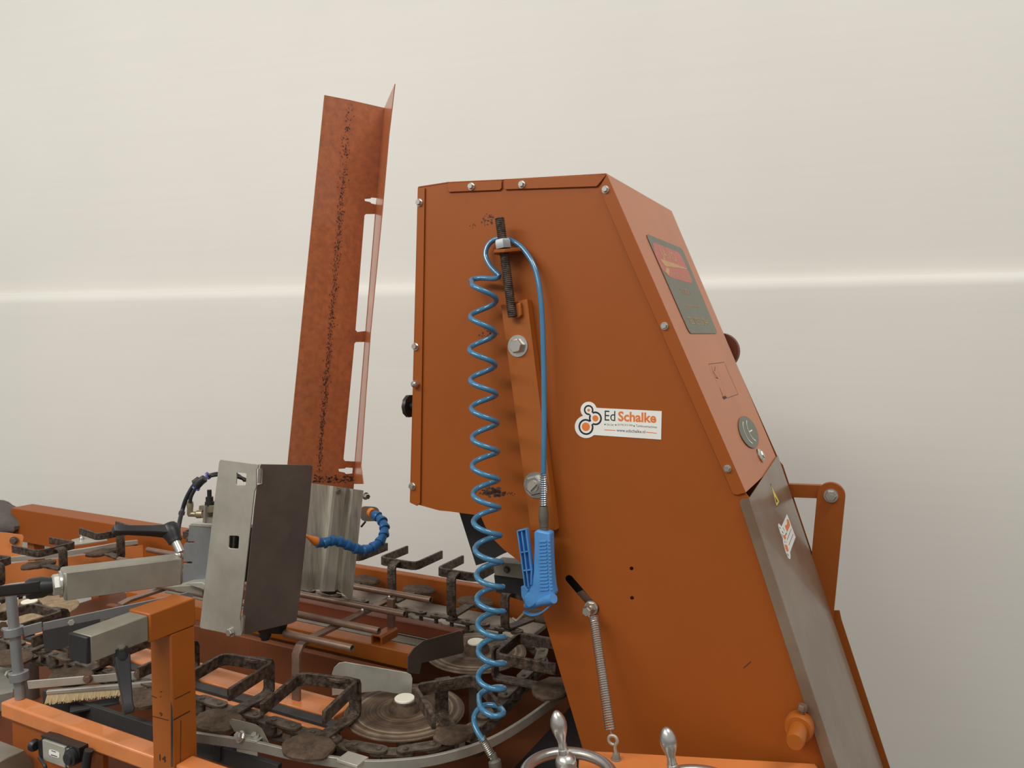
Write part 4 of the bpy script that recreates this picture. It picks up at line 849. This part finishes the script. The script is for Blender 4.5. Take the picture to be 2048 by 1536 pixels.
vf = thing('air_valve', 'small brass air fitting and valve with a dark knob beside the guard box', 'valve', D(*c5(830, 1150), Yp))
b = MB(); b.tube([D(*c5(440, 800), Yp), D(*c5(440, 880), Yp), D(*c5(445, 1000), Yp)], .0075, 14, radii=[.0065, .0078, .006]); b.tube([D(*c5(440, 980), Yp), D(*c5(440, 1080), Yp), D(*c5(455, 1095), Yp)], .0065, 12); b.tube([D(*c5(440, 1075), Yp), D(*c5(560, 1080), Yp), D(*c5(600, 1080), Yp), D(*c5(720, 1075), Yp)], .0065, 12, radii=[.0062, .0062, .0095, .0095]); part('elbow', b, BRASS, vf)
b = MB(); b.prism([D(*c5(x, y), Yp) for x, y in [(630, 890), (1000, 890), (1000, 1040), (780, 1060), (620, 980)]], (0, .03, 0)); part('body', b, BRASS, vf, .002)
b = MB(); b.lathe(D(*c5(870, 890), Yp+.01), Z, [(.0105, 0), (.0105, .009), (.0085, .010), (.0085, .020), (.005, .021), (.005, .036)], 12); part('knob', b, BLACK, vf)
b = MB(); b.prism([D(*c5(x, y), Yp-.005) for x, y in [(740, 900), (775, 900), (760, 1270), (715, 1270)]], (0, .03, 0)); b.prism([D(*c5(x, y), Yp) for x, y in [(755, 1150), (960, 1165), (960, 1290), (760, 1275)]], (0, .03, 0)); part('mount_plate', b, GALVD, vf)
# ================================================================== TALL GUARD SHEET AND GROOVED CHUTE
G0 = D(700, 950, 2.02); nG = V((-DD.y, DD.x, 0)); nG = nG if nG.dot(CM-G0) > 0 else -nG
def GP(x, y, o=0.): return P(x, y, G0+nG*o, nG)
gd = thing('guard_sheet', 'tall tilted rust flecked orange sheet metal guard with a folded edge', 'guard', GP(640, 980))
k2 = 300/1536; 
def e2(x, y): return (560+x*k2, 150+y*k2)
kk = 300/838
def e3(x, y): return (560+x*kk, 450+y*kk)
foldT, foldB = (770, 216), (708, 968)
def fx(y): return foldT[0]+(foldB[0]-foldT[0])*(y-foldT[1])/(foldB[1]-foldT[1])
outl = [(649, 190), (700, 200), foldT, (fx(700), 700), (706, 992), (618, 984), (570, 968), (575, 930)]
win1 = [(732, 428), (fx(428)-2, 428), (fx(662)-2, 662), (715, 664), (711, 660), (729, 431)]
win2 = [(712, 684), (fx(684)-2, 684), (fx(922)-2, 923), (690, 922), (687, 918), (709, 687)]
key1 = [(729, 398), (741, 397), (743, 395), (fx(398)-1, 396), (fx(408)-2, 409), (743, 407), (740, 404), (730, 402)]
key2 = [(677, 938), (690, 937), (692, 935), (706, 936), (705, 947), (692, 948), (689, 945), (678, 943)]
b = MB(); b.prism([GP(*p) for p in outl], -nG*.002, [[GP(*p) for p in h] for h in (win1, win2, key1, key2)]); part('sheet', b, ORR, gd)
fl_n = V((-.72, -.69, 0)).normalized(); fdir = V((.69, -.72, 0)).normalized()
f0, f1 = GP(*foldT), GP(*foldB); nF = (f1-f0).cross(fdir).normalized()
def FP(x, y): return P(x, y, f0, nF)
b = MB(); b.prism([f0, FP(791, 168), FP(779, 270), FP(765, 430), FP(742, 665), FP(732, 800), FP(723, 930), FP(728, 968), f1], nF*.002); part('folded_edge', b, ORR, gd)
b = MB(); rs = random.Random(11)
for i in range(1100):
    f = rs.random()**.75; y = 205+f*740; x = 700+(636-700)*(y-200)/760+rs.gauss(0, 2.6+2*(1-f)); s_ = rs.uniform(.4, 1.35)
    b.poly([GP(x+s_*math.cos(q)*rs.uniform(.5, 1.1), y+s_*math.sin(q)*rs.uniform(.8, 2.2), .0005) for q in [2*PI*j/5 for j in range(5)]])
for i in range(170):
    x = 625+rs.random()*82; y = 959+rs.gauss(0, 5); s_ = rs.uniform(.4, 1.7); b.poly([GP(x+s_*math.cos(q)*rs.uniform(.6, 2.2), min(966, y+s_*math.sin(q)*rs.uniform(.5, 1.2)), .0005) for q in [2*PI*j/7 for j in range(7)]])
part('rust_band', b, DIRT, gd, flatten=True)
ch = thing('grooved_chute', 'short grooved galvanised steel chute hanging under the orange guard sheet', 'chute', GP(660, 1180))
cols = [(0, 0), (.22, -.004), (.36, -.004), (.42, .010), (.47, .010), (.50, .003), (.66, .003), (.72, -.010), (.80, .006), (.86, .006), (.9, .0), (1, .0)]
tl, trr, blx, brx = (623, 966), (727, 981), (600, 1178), (704, 1202)
def CH(f, g, o):
    x0 = tl[0]+(trr[0]-tl[0])*f; y0 = tl[1]+(trr[1]-tl[1])*f; x1 = blx[0]+(brx[0]-blx[0])*f; y1 = 1179+max(0, (f-.72)/.28)*23+(4 if .36 < f < .72 else 0)
    return GP(x0+(x1-x0)*g, y0+(y1-y0)*g, .0145+o)
b = MB(); rings = []
for f, o in cols: rings.append([CH(f, 0, o), CH(f, 1, o), CH(f, 1, o-.003), CH(f, 0, o-.003)])
b.loft(rings); part('grooved_sheet', b, GALVS, ch)
o = GP(676, 982, .0175); b = MB(); b.bolt(o, nG, .006, .005); o = GP(731, 992, .0); b.bolt(o, nG, .008, .012); part('sheet_screw', b, ZINC, ch)
b = MB(); b.prism(rrect([GP(x, y, .004) for x, y in [(722, 1012), (757, 1014), (762, 1042), (722, 1043)]], .3), -nG*.003); part('hose_tab', b, GALV, ch)
b = MB(); b.tube([GP(722, 1054, -.01), GP(731, 1043, -.01)], .003, 8); part('wire', b, BLACK, ch)
b = MB(); b.prism([GP(x, y, -.02) for x, y in [(640, 1176), (676, 1178), (672, 1188), (660, 1190), (650, 1188)]], -nG*.03); part('dark_stop', b, BLACK, ch)
# ================================================================== SEGMENTED COOLANT HOSE
Yh = 1.92
sgl = [(746, 1027), (757, 1034), (766, 1044), (769.5, 1057), (767.5, 1071), (759, 1085), (744, 1096), (726, 1101), (708, 1096), (692, 1088), (676, 1082), (661, 1081), (646, 1087), (634, 1084)]
Ys = [2.03, 2.02, 2.0, 1.985, 1.97, 1.955, 1.94, 1.93, 1.92, 1.91, 1.90, 1.89, 1.88, 1.87]
sh_ = thing('segmented_hose', 'curled blue segmented coolant hose with an orange nozzle on the grooved chute', 'hose', D(690, 1090, 1.92))
sp3 = [D(x, y, Y) for (x, y), Y in zip(sgl, Ys)]
a = D(741, 1024, 2.04); b = MB(); b.tube([a, sp3[0]], .012, 16); part('orange_adapter', b, NOZ, sh_)
for a, c in zip(sp3, sp3[1:]):
    t = c-a; L_ = t.length; b = MB(); b.lathe(a, t, [(.0098, .0), (.0104, L_*.12), (.0128, L_*.72), (.0140, L_*.74), (.0140, L_*.98), (.0100, L_*1.02)], 18); part('segment', b, BLUED, sh_)
a, c = sp3[-1], D(612, 1071, 1.845); t = c-a; L_ = t.length; b = MB(); b.lathe(a, t, [(.0100, -.003), (.0112, L_*.1), (.0100, L_*.3), (.006, L_*.6), (.003, L_)], 16); part('nozzle', b, NOZ, sh_)
b = MB(); b.tube([D(624, 1086, 1.86), D(618, 1098, 1.86)], .0012, 6); part('nozzle_clip', b, GALV, sh_)
# ================================================================== LOWER LEFT: valve, bent plate, red panel, black hose
vo = wfr+.535
vb = thing('solenoid_valve', 'black and silver pneumatic valve with a white oval label under the front beam', 'valve', F(110, 1520, -.54))
k8 = 180/2048
def v8(x, y, o=-.56): return F(x*k8, 1440+y*k8, o+vo)
b = MB(); b.prism([v8(*p) for p in [(958, 450), (1465, 620), (1480, 1090), (980, 905)]], (0, .03, 0)); fp_ = part('face_plate', b, GALV, vb, .001)
b = MB(); b.prism([v8(*p, -.555) for p in [(925, 350), (1130, 400), (1500, 540), (1800, 640), (1810, 820), (1760, 1000), (1550, 1092), (1480, 1090), (1465, 620), (958, 450), (980, 905), (870, 780), (850, 480)]][0:10], (0, .022, 0)); part('body', b, BLACK, vb, .001)
b = MB(); b.prism([v8(*p, -.548) for p in [(850, 470), (960, 440), (985, 910), (880, 800)]], (0, .02, 0)); b.lathe(v8(790, 580, -.55), -X, [(.010, -.006), (.013, 0), (.013, .006), (.009, .008)], 14); part('solenoid', b, BLACK, vb, .001)
b = MB(); o = v8(1660, 830, -.556); b.lathe(o, -Y_, [(.018, 0), (.018, .008), (.013, .010), (.012, .014)], 20); part('end_cap', b, BLACK, vb)
b = MB()
for x, y in ((1558, 668), (1745, 950), (1575, 1038)): b.lathe(v8(x, y, -.556), -Y_, [(.0035, 0), (.003, .003), (.001, .004)], 10)
part('screw', b, ZINC, vb)
def rot8(c, px): return [v8(*q, -.5605) for q in px]
b = MB(); pts = []
for j in range(28):
    a_ = 2*PI*j/28; ux, uy = 95*max(-1, min(1, 1.4*math.cos(a_)))*1.25, 75*math.sin(a_); pts.append(v8(1235+ux, 765+uy+ux*.33, -.5605))
b.prism(pts, (0, -.0005, 0)); lb_ = part('oval_label', b, STIK, fp_, label='white oval label')
b = MB(); b.prism([v8(*p, -.5612) for p in [(1160, 780), (1300, 825), (1298, 845), (1160, 800)]], (0, -.0001, 0)); b.prism([v8(*p, -.5612) for p in [(1170, 690), (1270, 722), (1268, 740), (1170, 706)]], (0, -.0001, 0)); part('label_print', b, INK, lb_, flatten=True)
b = MB(); b.tube(spline([v8(900, 850, -.56), v8(970, 950, -.565), v8(1020, 1040, -.57), v8(1040, 1150, -.57), v8(1040, 1300, -.57)], 5), .0038, 10); part('air_line', b, BLACK, vb)
b = MB(); b.tube([F(178, 1500, wfr-.012), F(174, 1516, wfr-.014), F(171, 1545, wfr-.014), F(171, 1600, wfr-.014)], .009, 12); solo('black_hose', b, BLACK, 'thick black hose below the front beam beside the pneumatic valve', 'hose', F(173, 1560, wfr-.014))
b = MB(); b.prism([F(x, y, wbk) for x, y in [(-60, 1410), (60, 1430), (60, 1540), (-60, 1560)]], (0, .01, 0)); solo('red_panel', b, RED, 'dull red panel in the bottom left corner below the front beam', 'panel', F(0, 1540, -.44))
bp_ = thing('bent_plate', 'bent grey galvanised plate in the bottom left corner', 'plate', T(20, 1530, .78))
zz = .80; b = MB(); b.prism(Ts([(-60, 1462), (0, 1482), (47, 1500), (14, 1517), (0, 1523), (-60, 1535)], zz), (0, 0, -.003)); part('top_flange', b, GALVD, bp_)
tp = T(47, 1500, zz); tq = T(0, 1523, zz); b = MB(); e_ = (tp-tq).normalized(); n_ = V((e_.y, -e_.x, 0)); b.prism([tq-e_*.1, tp, P(65, 1530, tp, n_), P(62, 1560, tp, n_), P(-30, 1560, tp, n_)], n_*.003); part('side_flange', b, GALVD, bp_)
b = MB(); b.prism(Ts([(-40, 1338), (26, 1328), (46, 1360), (26, 1378), (-40, 1392)], .87), (0, 0, -.004)); b.prism(Ts([(-40, 1392), (26, 1378), (26, 1384), (-40, 1398)], .87), (0, 0, -.04)); solo('cover_plate', b, RAILG, 'grey sheet plate at the left picture edge behind the upright rod', 'plate', T(0, 1360, .87)-Z*.05)
# dark cloth at the far left
b = MB(); c = D(-10, 1040, 3.55); c = V((-2.88, .80, .93)); rings = []
cl_ = bpy.data.objects
n = 40; cp = D(-46, 1040, 3.6)
for i in range(1, 20):
    a = PI*i/20; ring_ = []
    for j in range(n):
        q = 2*PI*j/n; v = V((math.sin(a)*math.cos(q)*.27, math.sin(a)*math.sin(q)*.16, math.cos(a)*.095)); 
        k = 1+.13*noise.noise(v*9+V((2, 5, 1)))+.06*noise.noise(v*22); ring_.append(cp+v*k)
    rings.append(ring_)
b.loft(rings); solo('dark_bag', b, CLOTH, 'dark grey crumpled cloth bag lying behind the far left beam', 'bag', cp-Z*.095)
for o in bpy.data.objects:
    if '_l' in o: del o['_l']
